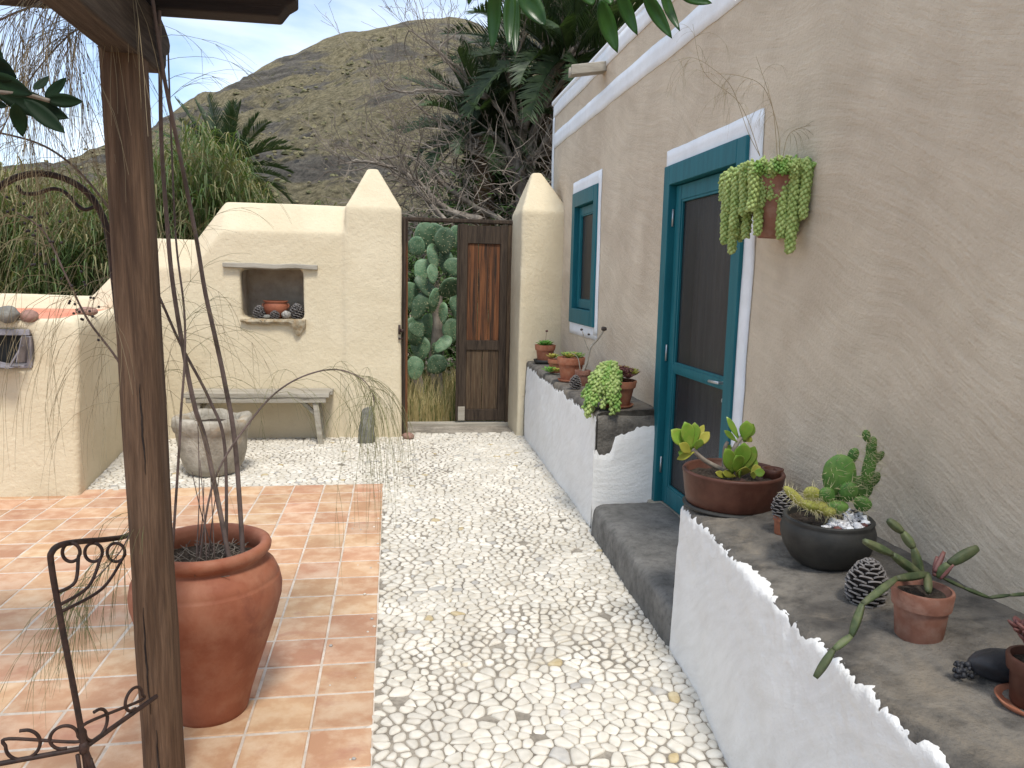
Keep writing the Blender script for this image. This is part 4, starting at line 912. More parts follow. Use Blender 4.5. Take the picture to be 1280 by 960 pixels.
# branch high over the left corner, twigs hanging in the sky
st7 = stem([A(190, -60, 2.2), A(120, -30, 2.2), A(60, 0, 2.2), A(0, 25, 2.2), A(-70, 70, 2.2)], .004, .002)
st8 = stem([A(200, -10, 2.28), A(120, 30, 2.4), A(85, 45, 2.4), A(30, 110, 2.4), A(-10, 190, 2.4)], .003, .0015)
spray_region(s1_, st7, .1, 1, 70, .42, 2.6, .0010, 5, (0, 0, -.2)); spray_region(s1_, st8, .2, 1, 60, .36, 2.2, .0010, 5)
# low spray in front of the iron scrollwork
st9 = stem([(jc.x - .16, jc.y - .10, .56), A(180, 640, 2.3), A(150, 690, 2.22), A(112, 730, 2.15), A(72, 770, 2.1)], .0028, .0012)
spray_region(s0, st9, .2, 1, 40, .26, 1.8, .0009, 4, (-.25, -.1, -.1), .7)
tag(s0.obj('twig_spray', m_wisp, shrub, False), kind='stuff'); tag(s1_.obj('twig_spray', m_wispd, shrub, False), kind='stuff'); tag(s2_.obj('twig_spray', m_wisp, shrub, False), kind='stuff')
g = G()
def seeds(c_, i0, i1, n, sp=.03, r=.0042):
    for _ in range(n): i = int(rv(i0, i1) * (len(c_) - 1)); g.ell(c_[i] + Vector((rv(-sp, sp), rv(-sp, sp), rv(-sp, sp))), (r, r, r), nu=6, nv=4)
seeds(st6, .6, 1, 46, .05); seeds(st4, .5, 1, 14, .07, .003); seeds(st8, .2, .9, 26, .12, .003); seeds(st7, .4, 1, 10, .15, .003)
tag(g.obj('seed_pods', m_seed, shrub), kind='stuff')

# ================================================================== WROUGHT IRON STAND
t = thing('iron_stand', (-.78, 2.38, 0), 'black wrought iron garden stand with scrollwork and tall arch left of the post', 'stand')
IA = [Vector((A(-75, 420, 2.42).x - .02, 2.42, 0)), Vector((A(-75, 420, 2.42).x - .01, 2.42, .8)), A(-75, 420, 2.42), A(-58, 330, 2.42), A(-30, 262, 2.42), A(8, 228, 2.42), A(45, 217, 2.42), A(80, 223, 2.42), A(108, 240, 2.42), A(127, 268, 2.42), A(137, 305, 2.42), A(148, 400, 2.42), A(160, 520, 2.42), A(168, 650, 2.42), A(176, 760, 2.42), A(186, 900, 2.36)]
def iron(P, r, name='scroll', n=8, par=None):
    g = G(); g.tube(catmull(P, 6), r, n); return g.obj(name, m_iron, par or t)
iron(IA, .0095, 'arch')
iron([A(22, 232, 2.42), A(28, 241, 2.42), A(45, 242, 2.42), A(66, 236, 2.42), A(82, 241, 2.42), A(95, 255, 2.42), A(106, 262, 2.42), A(119, 258, 2.42)], .0055)
# corner upright (near the camera) and rails
u0 = A(65, 700, 1.9); u1 = A(105, 935, 1.9)
top = [A(172, 660, 2.40), A(158, 670, 2.3), A(135, 674, 2.15), A(100, 677, 2.0), A(76, 681, 1.92), A(65, 690, 1.9), A(64, 705, 1.9), A(75, 770, 1.9), A(92, 860, 1.9), A(105, 935, 1.9), A(111, 990, 1.9)]
iron(top, .0075, 'upright')
z_ = u1.z; q1 = atz(182, 880, z_); q0 = atz(-40, 962, z_)
iron([u1 + Vector((0, 0, .0)), u1.lerp(q1, .5), q1, q1 + (q1 - u1) * .2], .0065, 'rail'); iron([u1, u1.lerp(q0, .5), q0], .0065, 'rail')
iron([u1, u1 + (u1 - u0) * .3 + Vector((.02, 0, 0)), Vector((u1.x + .05, u1.y, -.005))], .0085, 'leg')
g = G(); g.ell(u1, (.013, .013, .02)); g.tube([u1 + Vector((-.012, -.01, -.01)), u1 + Vector((-.006, -.012, -.08)), u1 + Vector((.02, -.01, -.10)), u1 + Vector((.014, 0, -.03))], .005, 6); g.obj('joint_knot', m_iron, t)
def ring(cu, cv, ru, rv_, yf, a0, a1, n=12): return [A(cu + ru * math.cos(a0 + (a1 - a0) * k / n), cv + rv_ * math.sin(a0 + (a1 - a0) * k / n), yf) for k in range(n + 1)]
for cu, yy_, eu, ev in ((89, 1.95, 74, 740), (117, 2.06, 75, 756), (145, 2.18, 76, 765)):
    P = ring(cu, 690, 10.5, 11, yy_, 2.6, 2.6 - 5.6); P = P[::-1]
    P = ring(cu, 690.5, 11, 11.5, yy_, math.pi * .28, math.pi * 2.08, 14)
    a_ = A(cu + 8, 700, yy_); b_ = A(eu, ev, 1.9)
    P += [A(cu + 9, 697, yy_), (a_.lerp(b_, .45)) + Vector((.012, 0, -.02)), b_]
    iron(P, .0042)
def sscroll(p0, p1, h_, fl=1):      # S scroll lying on a rail from p0 to p1
    d = (p1 - p0); l_ = d.length; e = d.normalized(); Z_ = Vector((0, 0, 1)); P = []
    r = h_ * .5
    for k in range(11): a = math.pi * .55 - (math.pi * 1.75) * k / 10 * fl; P.append(p0 + e * (r * 1.1 + r * math.cos(a) * .95) + Z_ * (r + r * math.sin(a)))
    P2 = []
    for k in range(11): a = -math.pi * .2 + (math.pi * 1.75) * k / 10; P2.append(p1 - e * (r * 1.1 - r * .8 * math.cos(a)) + Z_ * (r * 1.0 + r * .8 * math.sin(a)))
    return P + P2
iron(sscroll(q0 + (u1 - q0) * .30, u1, .075), .0042); iron(sscroll(u1, q1, .075), .0042)

# ================================================================== PERGOLA
t = thing('pergola', (-.65, 2.2, 0), 'dark timber pergola with one square post and roof beams, top left', 'pergola')
def timber(a, b, wx_, wz_, m_, name, up=Vector((0, 0, 1)), bev=.008, chunks=1):
    g = G(); g.bar(a, b, wx_, wz_, up); return g.obj(name, m_, t, False, bev=bev)
Pb = atz(206, 960, 0); pb0 = Vector((-.652, 2.17, -.01)); pb1 = Vector((-.632, 2.20, 2.12))
PX0 = -.70
g = G(); W_ = .097; secs = []
for i in range(25):
    u = i / 24; z = -.02 + 2.16 * u; cx_ = -.660 - .026 * u; cy_ = 2.215; P = []; e = .013 + .004 * nsv((z * 5, 1, 1))
    a = W_ / 2 + .002 * nsv((z * 3, 4, 1))
    for (sx, sy) in ((-1, -1), (1, -1), (1, 1), (-1, 1)):
        if (sx, sy) in ((-1, -1), (1, 1)): P += [(cx_ + sx * a, cy_ + sy * a - sy * e, z), (cx_ + sx * a - sx * e, cy_ + sy * a, z)]
        else: P += [(cx_ + sx * a - sx * e, cy_ + sy * a, z), (cx_ + sx * a, cy_ + sy * a - sy * e, z)]
    secs.append(P)
g.loft(secs); g.obj('post', m_postw, t, auto=50)
for (u_, z0, z1, side) in ((.30, .30, .62, 0), (.62, 1.0, 1.25, 0), (.45, .02, .25, 0)):
    g = G(); n_ = 14; P = []; xa = lambda z: -.660 - .026 * z / 2.14
    for k in range(n_ + 1):
        z = z0 + (z1 - z0) * k / n_; wv_ = .0022 * math.sin(math.pi * k / n_) + .0003; o_ = (u_ - .5) * W_ * .8 + .0022 * math.sin(z * 9) + .0010 * math.sin(z * 61) + .0006 * math.sin(z * 147)
        if side == 0: c_ = Vector((xa(z) + o_, 2.215 - W_ / 2 - .0030, z)); P.append([c_ + Vector((-wv_, 0, 0)), c_ + Vector((wv_, 0, 0)), c_ + Vector((wv_, .004, 0)), c_ + Vector((-wv_, .004, 0))])
        else: c_ = Vector((xa(z) + W_ / 2 + .0030, 2.215 + o_, z)); P.append([c_ + Vector((0, -wv_, 0)), c_ + Vector((0, wv_, 0)), c_ + Vector((-.004, wv_, 0)), c_ + Vector((-.004, -wv_, 0))])
    g.loft(P); g.obj('crack', m_xbeamw, t)
BB = 2.095; BH = .155; bx = -.675; bw = .085
g = G(); yb0, yb1 = -2.6, 2.46
sideprof = [(yb0, BB), (yb1 - .11, BB), (yb1 - .075, BB + .005), (yb1 - .05, BB + .03), (yb1 - .045, BB + .06), (yb1 - .01, BB + .075), (yb1, BB + .10), (yb1 - .012, BB + .118), (yb1 - .05, BB + .14), (yb1 - .09, BB + BH), (yb0, BB + BH)]
g.loft([[(bx + s_ * bw / 2, y, z) for y, z in sideprof] for s_ in (-1, 1)]); g.obj('beam', m_beamw, t, False, bev=.006)
ZB = BB + BH
for k, y in enumerate((2.345, 1.2, -.6)):
    g = G(); xr = -.275 if k == 0 else -.20
    prof = [(-4.2, ZB + .001), (xr - .035, ZB + .001), (xr - .012, ZB + .03), (xr + .012, ZB + .045), (xr + .012, ZB + .13), (-4.2, ZB + .13)]
    g.loft([[(x, y + s_ * .04, z) for x, z in prof] for s_ in (1, -1)]); g.obj('purlin', m_xbeamw, t, False, bev=.005)
y = 1.92
for k in range(5):
    g = G(); g.box(-4.3 + rv(-.03, .03), -.17 + rv(-.02, .02), y, y + .108, ZB + .132, ZB + .15); g.obj('roof_board', m_roofw, t, False, bev=.003); y += .118
g = G(); g.box(-3.9, -3.8, 2.16, 2.26, -.02, BB); g.obj('post', m_postw, t, False, bev=.01)
g = G(); g.box(-3.9, -3.81, -2.6, 2.46, BB, ZB); g.obj('beam', m_beamw, t, False, bev=.006)

# ================================================================== POTS AND SUCCULENTS
def pot(t, c, rt, rb, h_, rim, m_, n=40, lip=.006, name='pot', th=.008, soilm=None, band=None):
    g = G(); k = (rt - rb) / h_; rr_ = rt - lip
    P = [(rb * .6, 0), (rb, 0), (rb + .002, .004), (rr_ - k * rim * .9, h_ - rim - .002), (rt - k * rim * .6, h_ - rim), (rt, h_ - .004), (rt - .002, h_), (rt - th, h_), (rt - th - .001, h_ - .004), (rr_ - th - k * .02, h_ - .02), (rb - th, .02)]
    g.lathe(c, P, n, wob=.01, seed=c[1] * 7); o = g.obj(name, m_, t); o.data.set_sharp_from_angle(angle=R(50))
    soil(c, rr_ - th, c[2] + h_ - .018, t, soilm); return o
def saucer(t, c, r, m_, h_=.016): g = G(); g.lathe(c, [(r * .7, 0), (r * .84, 0), (r, h_), (r - .005, h_), (r * .8, .006)], 36); return g.obj('saucer', m_, t)
def thick_leaf(g, base, tip, wid, th, up, n=7, curl=.0, mi=0, obov=.62, m=8):
    base, tip, up = Vector(base), Vector(tip), Vector(up); d = tip - base; l_ = d.length; e = d.normalized(); s_ = e.cross(up)
    s_ = s_.normalized() if s_.length > .01 else e.cross(Vector((1, 0, 0))).normalized(); nn_ = s_.cross(e).normalized(); secs = []
    for i in range(n + 1):
        u = i / n; w_ = wid / 2 * (math.sin(math.pi * min(1, u ** (math.log(.5) / math.log(obov)))) ** .75 if 0 < u < 1 else .06) + .0004; th_ = th / 2 * (math.sin(math.pi * (.1 + .85 * u)) ** .6) ; c_ = base + e * l_ * u + nn_ * curl * l_ * (u * u) 
        if i == 0: w_ = wid * .09
        secs.append([c_ + s_ * w_ * math.cos(a) + nn_ * (th_ * math.sin(a) + .12 * wid * (math.cos(a) ** 2) * min(1, w_ / (wid / 2))) for a in [2 * math.pi * k / m for k in range(m)]])
    g.loft(secs, mi=mi)
def rosette(t, c, n, l_, w_, th, m_, name='rosette', tilt=Vector((0, 0, 1)), parts=False, close=.25, mi=None, th0=1.45):
    q = Vector((0, 0, 1)).rotation_difference(tilt.normalized()); g = G(); c = Vector(c)
    for i in range(n):
        a = i * 2.39996; u = i / n; el = th0 - u * (th0 - close) ; d = Vector((math.cos(a) * math.cos(el), math.sin(a) * math.cos(el), math.sin(el))); ll = l_ * (.35 + .65 * u) * rv(.9, 1.1)
        b = c + (q @ (Vector((math.cos(a), math.sin(a), 0)) * w_ * .12 * u)); 
        if parts: g = G()
        thick_leaf(g, b, b + (q @ d) * ll, w_ * (.5 + .5 * u), th, q @ Vector((0, 0, 1)), curl=.08)
        if parts: g.obj(name, m_, t)
    if not parts: g.obj(name, m_, t)
def tail_strand(P, r, leaf, step, m_=0, n=5):
    """one trailing stem densely set with small plump leaves"""
    g = G(); c_ = catmull(P, 6); L_ = [0]
    for a, b in zip(c_, c_[1:]): L_.append(L_[-1] + (b - a).length)
    T = L_[-1]; k = 0; s_ = 0; i = 0; g.tube(c_, r * .25, 4)
    while s_ < T:
        while k < len(L_) - 2 and L_[k + 1] < s_: k += 1
        p = c_[k].lerp(c_[k + 1], (s_ - L_[k]) / max(1e-6, L_[k + 1] - L_[k])); d = (c_[k + 1] - c_[k]).normalized(); a0 = d.orthogonal().normalized(); b0 = d.cross(a0); a = i * 2.39996
        o = a0 * math.cos(a) + b0 * math.sin(a); ax = (o * .8 + d * .75).normalized(); q = Vector((0, 0, 1)).rotation_difference(ax).to_matrix(); f = min(1, (T - s_) / (r * 2) + .35)
        g.ell(p + o * r * .5 * f, (leaf * .34, leaf * .34, leaf * .62 * rv(.85, 1.15)), q, 5, 4); s_ += step; i += 1
    return g
# ---- far ledge, from the gate towards the door
def fl(u, v, back=0): p = atz(u, v, .755); return Vector((p.x, p.y, top_far(p.x, p.y)))
def FL(u, x): # a point on the far ledge seen at column u, at distance x from the path axis
    lo_, hi_ = 4.6, 9
    for _ in range(40):
        m_ = (lo_ + hi_) / 2; q = CR @ np.array([x, m_, .75 - H]); uu = 640 + FP * q[0] / q[2]
        if uu > u: lo_ = m_
        else: hi_ = m_
    return Vector((x, m_, top_far(x, m_)))
c = FL(681, 1.44); t = thing('flowerpot', c, 'farthest flowerpot by the gate pillar, single bright green rosette, dark saucer', 'flowerpot', 'flowerpots on the far ledge')
g = G(); g.lathe(c, [(.06, 0), (.10, .0), (.11, .035), (.10, .035), (.08, .01)], 28); g.obj('saucer', m_black, t)
pot(t, c + Vector((0, 0, .01)), .100, .068, .165, .05, m_pot); rosette(t, c + Vector((0, 0, .165)), 34, .105, .05, .006, m_aeo, close=.1)
g = G(); g.tube([c + Vector((.0, 0, .2)), c + Vector((.01, 0, .30))], .0015, 4); g.ell(c + Vector((.01, 0, .305)), (.014, .014, .010)); g.obj('flower_stalk', m_dkred, t)
c = FL(687, 1.33); t = thing('low_succulent', c, 'small green rosette spilling at the ledge edge below the farthest pot', 'succulent')
rosette(t, c + Vector((0, 0, .02)), 20, .085, .04, .008, m_aeo, close=.15); rosette(t, c + Vector((.05, -.05, .03)), 14, .06, .03, .007, m_jadey, close=.2)
c = FL(694, 1.40); t = thing('flowerpot', c, 'small leaning pot of yellow green succulent between two larger pots', 'flowerpot', 'flowerpots on the far ledge')
pot(t, c, .068, .048, .115, .035, m_pot); rosette(t, c + Vector((-.02, 0, .125)), 18, .07, .032, .008, m_jadey); rosette(t, c + Vector((.03, -.03, .12)), 14, .05, .03, .008, m_tail2)
c = FL(713, 1.405); t = thing('flowerpot', c, 'terracotta pot on a saucer packed with spiky sedum, third from the gate', 'flowerpot', 'flowerpots on the far ledge')
saucer(t, c, .105, m_pot, .02); pot(t, c + Vector((0, 0, .008)), .112, .075, .185, .055, m_pot)
for k in range(9): a = k * 2.4; r = .075 * math.sqrt(k / 9); rosette(t, c + Vector((r * math.cos(a), r * math.sin(a), .185 + rv(0, .02))), 14, .06, .02, .008, random.choice([m_tail2, m_jadey]), close=.3)
# dry stem leaning out of the fourth, small pot
c = FL(728, 1.44); t = thing('flowerpot', c, 'small dark clay pot with a bare forked stem rising before the wall', 'flowerpot', 'flowerpots on the far ledge')
pot(t, c, .062, .045, .12, .035, m_oldpot)
yq = c.y
def bstem(P, r0, r1): g = G(); c_ = catmull(P, 5); g.tube(c_, [r0 + (r1 - r0) * i / (len(c_) - 1) for i in range(len(c_))], 6); g.obj('stem', m_greyw, t)
bstem([c + Vector((0, 0, .11)), at(733, 455, yq), at(738, 435, yq), at(747, 424, yq), at(755, 413, yq)], .012, .006); bstem([at(737, 440, yq), at(732, 428, yq), at(728, 414, yq)], .006, .003)
bstem([c + Vector((-.02, 0, .11)), at(722, 447, yq), at(712, 440, yq)], .005, .002)
g = G(); g.ell(at(755, 411, yq), (.022, .022, .016), None, 8, 6, .5); g.ell(at(727, 412, yq), (.012, .012, .009)); g.ell(at(736, 418, yq), (.011, .011, .009)); g.obj('dried_head', m_cone, t)
p = FL(719, 1.345); pine_cone(p, .115, .045, 'slim grey pine cone standing against the third flowerpot', 'pine cones in the row of pots', 8)
c = FL(771, 1.435); t = thing('flowerpot', c, 'nearest pot of the far ledge, trailing yellow green sedum and purple rosettes', 'flowerpot', 'flowerpots on the far ledge')
saucer(t, c, .108, m_pot, .022); pot(t, c + Vector((0, 0, .01)), .122, .078, .165, .045, m_pot)
top_ = c + Vector((0, 0, .175))
for k in range(62):
    f = k / 62; a = rv(2.3, 4.5); r1 = .05 + .16 * math.sqrt(f) * rv(.8, 1); dz = .06 - .19 * f ** 1.6 + rv(-.02, .02)
    p2 = top_ + Vector((r1 * math.cos(a), r1 * math.sin(a), max(dz, -.155))); p0 = top_ + Vector((.35 * r1 * math.cos(a + rv(-.4, .4)), .35 * r1 * math.sin(a), .01)); d_ = Vector((math.cos(a), math.sin(a), -.8 - f)) * rv(.025, .05)
    tail_strand([p0, p0.lerp(p2, .6) + Vector((0, 0, .045 * (1 - f) + .02)), p2, p2 + d_], .019, .036, .0068).obj('strand', random.choice([m_tail2, m_tail]), t)
for k in range(26): a = k * 2.4; r = .019 * math.sqrt(k); rosette(t, top_ + Vector((.03 + r * math.cos(a), .02 + r * math.sin(a), .012 + .035 * (1 - k / 26) + rv(0, .015))), 26, .058, .015, .007, random.choice([m_dkred, m_dkred, m_jadey]), close=.2)
# ---- near ledge
def nl(u, v):
    z = .66
    for _ in range(4): p = atz(u, v, z); z = top_near(p.x)
    return Vector((p.x, p.y, z))
c = nl(925, 645); c += Vector((.035, .155, 0)); c.z = top_near(c.x); RB = .195
BU = c
t = thing('shallow_bowl', c, 'wide shallow brown clay bowl of jade plant by the teal door', 'bowl')
g = G(); g.lathe(c, [(.13, -.004), (.172, -.002), (.183, .012), (.190, .05), (.197, .10), (.201, .128), (.203, .134), (.199, .140), (.190, .141), (.186, .135), (.182, .10)], 64, wob=.008); o = g.obj('bowl', m_bowl, t)
g = G(); g.lathe(c, [(.17, -.012), (.192, -.010), (.196, -.002), (.18, .003)], 48); g.obj('saucer', m_black, t)
g = G(); g.lathe(c + Vector((.165, -.01, .128)), [(.035, -.05), (.042, 0), (.044, .016), (.036, .016), (.03, -.03)], 24); g.obj('handle', m_bowl, t)
soil(c, .183, c.z + .105, t, n=28, amp=.01)
def jstem(P, r0, r1): g = G(); c_ = catmull(P, 5); g.tube(c_, [r0 + (r1 - r0) * i / (len(c_) - 1) for i in range(len(c_))], 7); g.obj('stem', m_bark, t)
yb = c.y - .04
jstem([at(915, 594, yb), at(898, 585, yb), at(880, 575, yb), at(866, 562, yb)], .012, .008); jstem([at(912, 600, yb), at(915, 570, yb), at(922, 553, yb), at(928, 545, yb)], .012, .008); jstem([at(905, 592, yb + .03), at(906, 562, yb + .03), at(910, 552, yb + .03)], .010, .007)
def jl(bu, bv, tu, tv, w_, dy=0, m_=m_jade, up=(0, -1, .25)):
    g = G(); b = at(bu, bv, yb + dy * .3); e_ = at(tu, tv, yb + dy); wd = w_ / FP * yb * 1.02; thick_leaf(g, b, e_, wd, wd * .14, up, n=8, curl=rv(-.05, .08), obov=.62, m=10); g.obj('leaf', m_, t)
# leaves of the left sprig
for a in ((862, 560, 838, 537, 20, -.02), (864, 562, 855, 527, 20, -.03), (866, 560, 868, 528, 17, .01), (864, 566, 850, 555, 14, -.05, m_jadey), (868, 560, 886, 540, 14, .02, m_jadey), (866, 556, 880, 531, 10, .03, m_jadey), (868, 565, 846, 574, 9, -.02, m_jadey), (870, 562, 876, 548, 12, -.03), (858, 568, 848, 565, 10, 0)): jl(*a)
# leaves of the right sprigs
for a in ((925, 552, 909, 521, 9, 0), (922, 553, 905, 538, 8, -.02), (930, 552, 934, 526, 21, -.01), (928, 550, 942, 530, 16, .03), (930, 552, 938, 544, 14, .02, m_jadey), (916, 592, 907, 561, 20, -.05), (922, 590, 930, 553, 26, -.02), (924, 592, 918, 568, 22, -.08), (928, 590, 944, 558, 18, .03), (920, 596, 902, 590, 10, -.03, m_jadey), (922, 596, 932, 583, 20, -.09, m_jadey), (910, 597, 893, 590, 9, -.04, m_jadey), (926, 596, 924, 590, 12, -.1), (938, 592, 950, 583, 14, 0, m_jadey), (940, 592, 956, 590, 12, -.02), (938, 594, 946, 594, 10, -.05, m_jadey), (905, 575, 913, 556, 12, .04), (932, 590, 946, 575, 15, .05)): jl(*a)
BLK = nl(1048, 724); BLK += Vector((.03, .125, 0)); BLK.z = top_near(BLK.x)
# tiny pot with a cone
c = nl(983, 671) + Vector((.0, .035, 0)); c.z = top_near(c.x)
t = thing('flowerpot', c, 'tiny orange clay pot holding an upright pine cone, between the two bowls', 'flowerpot')
pot(t, c, .033, .024, .068, .018, m_terra, 28, .003)
pine_cone(c + Vector((0, 0, .058)), .105, .040, 'pine cone standing upright in the tiny orange pot', None, 9)
# black bowl with young prickly pears
c = BLK; t = thing('black_bowl', c, 'round black clay bowl planted with young prickly pears and white crystals', 'bowl')
g = G(); g.lathe(c, [(.06, -.004), (.085, 0), (.108, .018), (.132, .055), (.143, .09), (.145, .115), (.138, .135), (.134, .142), (.139, .150), (.135, .155), (.126, .154), (.124, .146), (.13, .11)], 64, wob=.012); g.obj('bowl', m_black, t); soil(c, .128, c.z + .13, t, n=24, amp=.01)
yb = c.y - .02
def pad(cu, cv, w_, h_, m_, y, ang=0, th=.16, face=-.25, spn=42, sr=.030):
    ctr = at(cu, cv, y); k = y / FP; rot = Matrix.Rotation(face, 3, 'Z') @ Matrix.Rotation(ang, 3, 'Y'); g = G(); rx, rz = w_ / 2 * k, h_ / 2 * k
    g.ell(ctr, (rx, rx * th * 2, rz), rot, 20, 14, .04, 3, 0, cu, taper=.12); o = g.obj('pad', m_, t); g = G()
    for i in range(spn):
        a = i * 2.4; u = math.sqrt((i + .5) / spn); q = Vector((math.cos(a) * u, -math.sqrt(max(0, 1 - u * u)) * (1 if i % 4 else -1), math.sin(a) * u)); p = ctr + rot @ Vector((q.x * rx, q.y * rx * th * 2, q.z * rz))
        nn_ = (rot @ Vector((q.x / rx, q.y / (rx * th * 2), q.z / rz))).normalized()
        g.ell(p, (.0009, .0009, .0009), None, 5, 4, mi=0)
        for _ in range(2): d = (nn_ + Vector((rv(-.5, .5), rv(-.5, .5), rv(-.3, .5)))).normalized(); g.tube([p, p + d * sr * rv(.5, 1.2)], [.0007, .0003], 3, cap=False)
    tag(g.obj('spines', m_spine, t), kind='stuff'); return o
pad(1049, 597, 46, 66, m_opun2, yb, 0, .17); pad(1086, 585, 18, 64, m_opun2, yb + .04, .12, .35, spn=70, sr=.025); pad(1073, 612, 38, 40, m_opun2, yb + .05, .2, .2); pad(1089, 560, 14, 34, m_opun2, yb + .04, .1, .4, spn=40, sr=.025)
pad(1015, 618, 24, 22, m_yel, yb, .2, .3); pad(1022, 634, 30, 18, m_yel, yb - .02, 0, .4, spn=25); pad(995, 622, 13, 46, m_yel, yb - .03, -.85, .4, spn=40); pad(1045, 634, 34, 20, m_opun2, yb - .03, 0, .3, spn=25); pad(1012, 632, 26, 14, m_yel, yb - .05, .3, .4, spn=20)
for q in ((1060, 615, 26, 30, m_opun2, yb - .03, .3, .25), (1034, 620, 22, 26, m_opun2, yb - .02, -.4, .3), (1078, 630, 26, 22, m_opun2, yb - .01, .4, .25), (1066, 570, 15, 24, m_opun2, yb + .02, .3, .3), (1098, 572, 10, 22, m_opun2, yb + .05, .6, .45), (1092, 600, 14, 26, m_opun2, yb + .05, .5, .4), (1036, 640, 20, 14, m_yel, yb - .05, 0, .4), (1083, 545, 11, 18, m_opun2, yb + .04, -.2, .45)): pad(*q, spn=20)
g = G()
for k in range(90):
    a, r = rv(-.9, 1.9) - 1.2, .112 * math.sqrt(rv(.2, 1)); q = c + Vector((r * math.cos(a), r * math.sin(a), .142 + rv(0, .016))); s_ = rv(.004, .012); g.ell(q, (s_, s_ * .8, s_ * rv(.6, 1.4)), Matrix.Rotation(rv(0, 3), 3, 'X'), 5, 4, .8, 2, 0, k)
tag(g.obj('crystals', m_crys, t, False), kind='stuff')
for k in range(7): a = -2.2 + k * .33; q = c + Vector((.108 * math.cos(a), .108 * math.sin(a), .148)); g = G(); g.ell((0, 0, 0), (.015, .012, .008), None, 8, 6, .3, 2, 0, k); o = g.obj('pebble', (m_crys, m_dkred, m_trim)[k % 3], t); o.location = q; o.parent = None; adopt(o, t)
# big pine cone
c = nl(1093, 763) + Vector((0, .045, 0)); c.z = top_near(c.x)
pine_cone(c, .140, .056, 'large open pine cone between the black bowl and the jointed cactus pot', None, 11, (0, .05), flare=.8)
# terracotta pot with jointed cactus
c = nl(1165, 812) + Vector((.01, .065, 0)); c.z = top_near(c.x); t = thing('flowerpot', c, 'weathered clay pot of sprawling jointed cactus on the near ledge', 'flowerpot')
pot(t, c, .074, .054, .132, .045, m_oldpot, 44, .004)
yc = c.y
def joints(P, w_, n_side=4, m_=m_joint):
    """string of angled cactus joints; P = (u, v, y) ends of joints"""
    for (a, b) in zip(P, P[1:]):
        A_, B_ = at(*a), at(*b); d = B_ - A_; l_ = d.length; e = d.normalized(); s_ = e.cross(Vector((.2, 1, .1))).normalized(); n2 = s_.cross(e); secs = []; wd = w_ / FP * a[2]; ph = rv(0, .5)
        for i in range(9):
            u = i / 8; f = (.42 + .58 * math.sin(math.pi * (.06 + .88 * u)) ** .7) * wd / 2; ring_ = []
            for k in range(12):
                an = 2 * math.pi * k / 12 + ph; rr_ = f * (1 + .20 * math.cos(n_side * an)) / 1.1; ring_.append(A_ + e * l_ * u + s_ * rr_ * math.cos(an) + n2 * rr_ * math.sin(an))
            secs.append(ring_)
        g = G(); g.loft(secs)
        g.obj('joint', m_, t)
joints([(1160, 718, yc), (1120, 723, yc - .04), (1078, 755, yc - .09), (1064, 795, yc - .11), (1042, 812, yc - .12), (1019, 847, yc - .13)], 13)
joints([(1152, 720, yc), (1115, 693, yc - .02), (1080, 676, yc - .03)], 13); joints([(1152, 722, yc + .02), (1142, 685, yc + .03), (1128, 665, yc + .05), (1110, 650, yc + .06)], 13)
joints([(1172, 722, yc), (1186, 705, yc - .01), (1222, 685, yc - .01)], 16, 2); joints([(1160, 718, yc), (1160, 740, yc - .05)], 14, 2)
joints([(1178, 722, yc), (1205, 735, yc - .01), (1236, 747, yc - .02), (1262, 744, yc - .03), (1290, 742, yc - .03), (1320, 736, yc - .02)], 6)
joints([(1168, 715, yc), (1180, 690, yc + .02)], 8, 3, m_dkred); joints([(1168, 720, yc), (1172, 696, yc + .02)], 9, 3, m_dkred); joints([(1175, 724, yc - .03), (1192, 706, yc - .04)], 5, 3, m_dkred)
# dark oblong stone and the red pot at the frame edge
c = nl(1240, 862) + Vector((.055, .02, 0)); 
g = G(); g.ell((0, 0, 0), (.085, .045, .038), Matrix.Rotation(-.25, 3, 'Z'), 24, 16, .12, 1.6, 0, 3)
for k in range(30): g.ell((-.088 + rv(-.028, .02), .02 + rv(-.012, .012), rv(-.02, .01) - .01), (rv(.004, .008),) * 3, None, 5, 4, .6, 3, 0, k)
o = g.obj('dark_gourd', m_dstone); o.location = (c.x, c.y, top_near(c.x) + .034); tag(o, 'dark oblong rough object lying on the concrete beside the maroon plant', 'gourd')
c = nl(1283, 900) + Vector((.045, .03, 0)); c.z = top_near(c.x); t = thing('flowerpot', c, 'dark clay pot of maroon succulent on a terracotta saucer, cut by the right edge', 'flowerpot')
saucer(t, c, .075, m_pot, .016); pot(t, c + Vector((0, 0, .008)), .062, .045, .105, .03, m_bowl)
for k in range(9): a = k * 2.4; r = .017 * math.sqrt(k); rosette(t, c + Vector((r * math.cos(a), r * math.sin(a), .135 + rv(0, .05))), 13, .045, .02, .010, m_dkred, parts=(k in (0, 2)), close=.2, name='leaf')

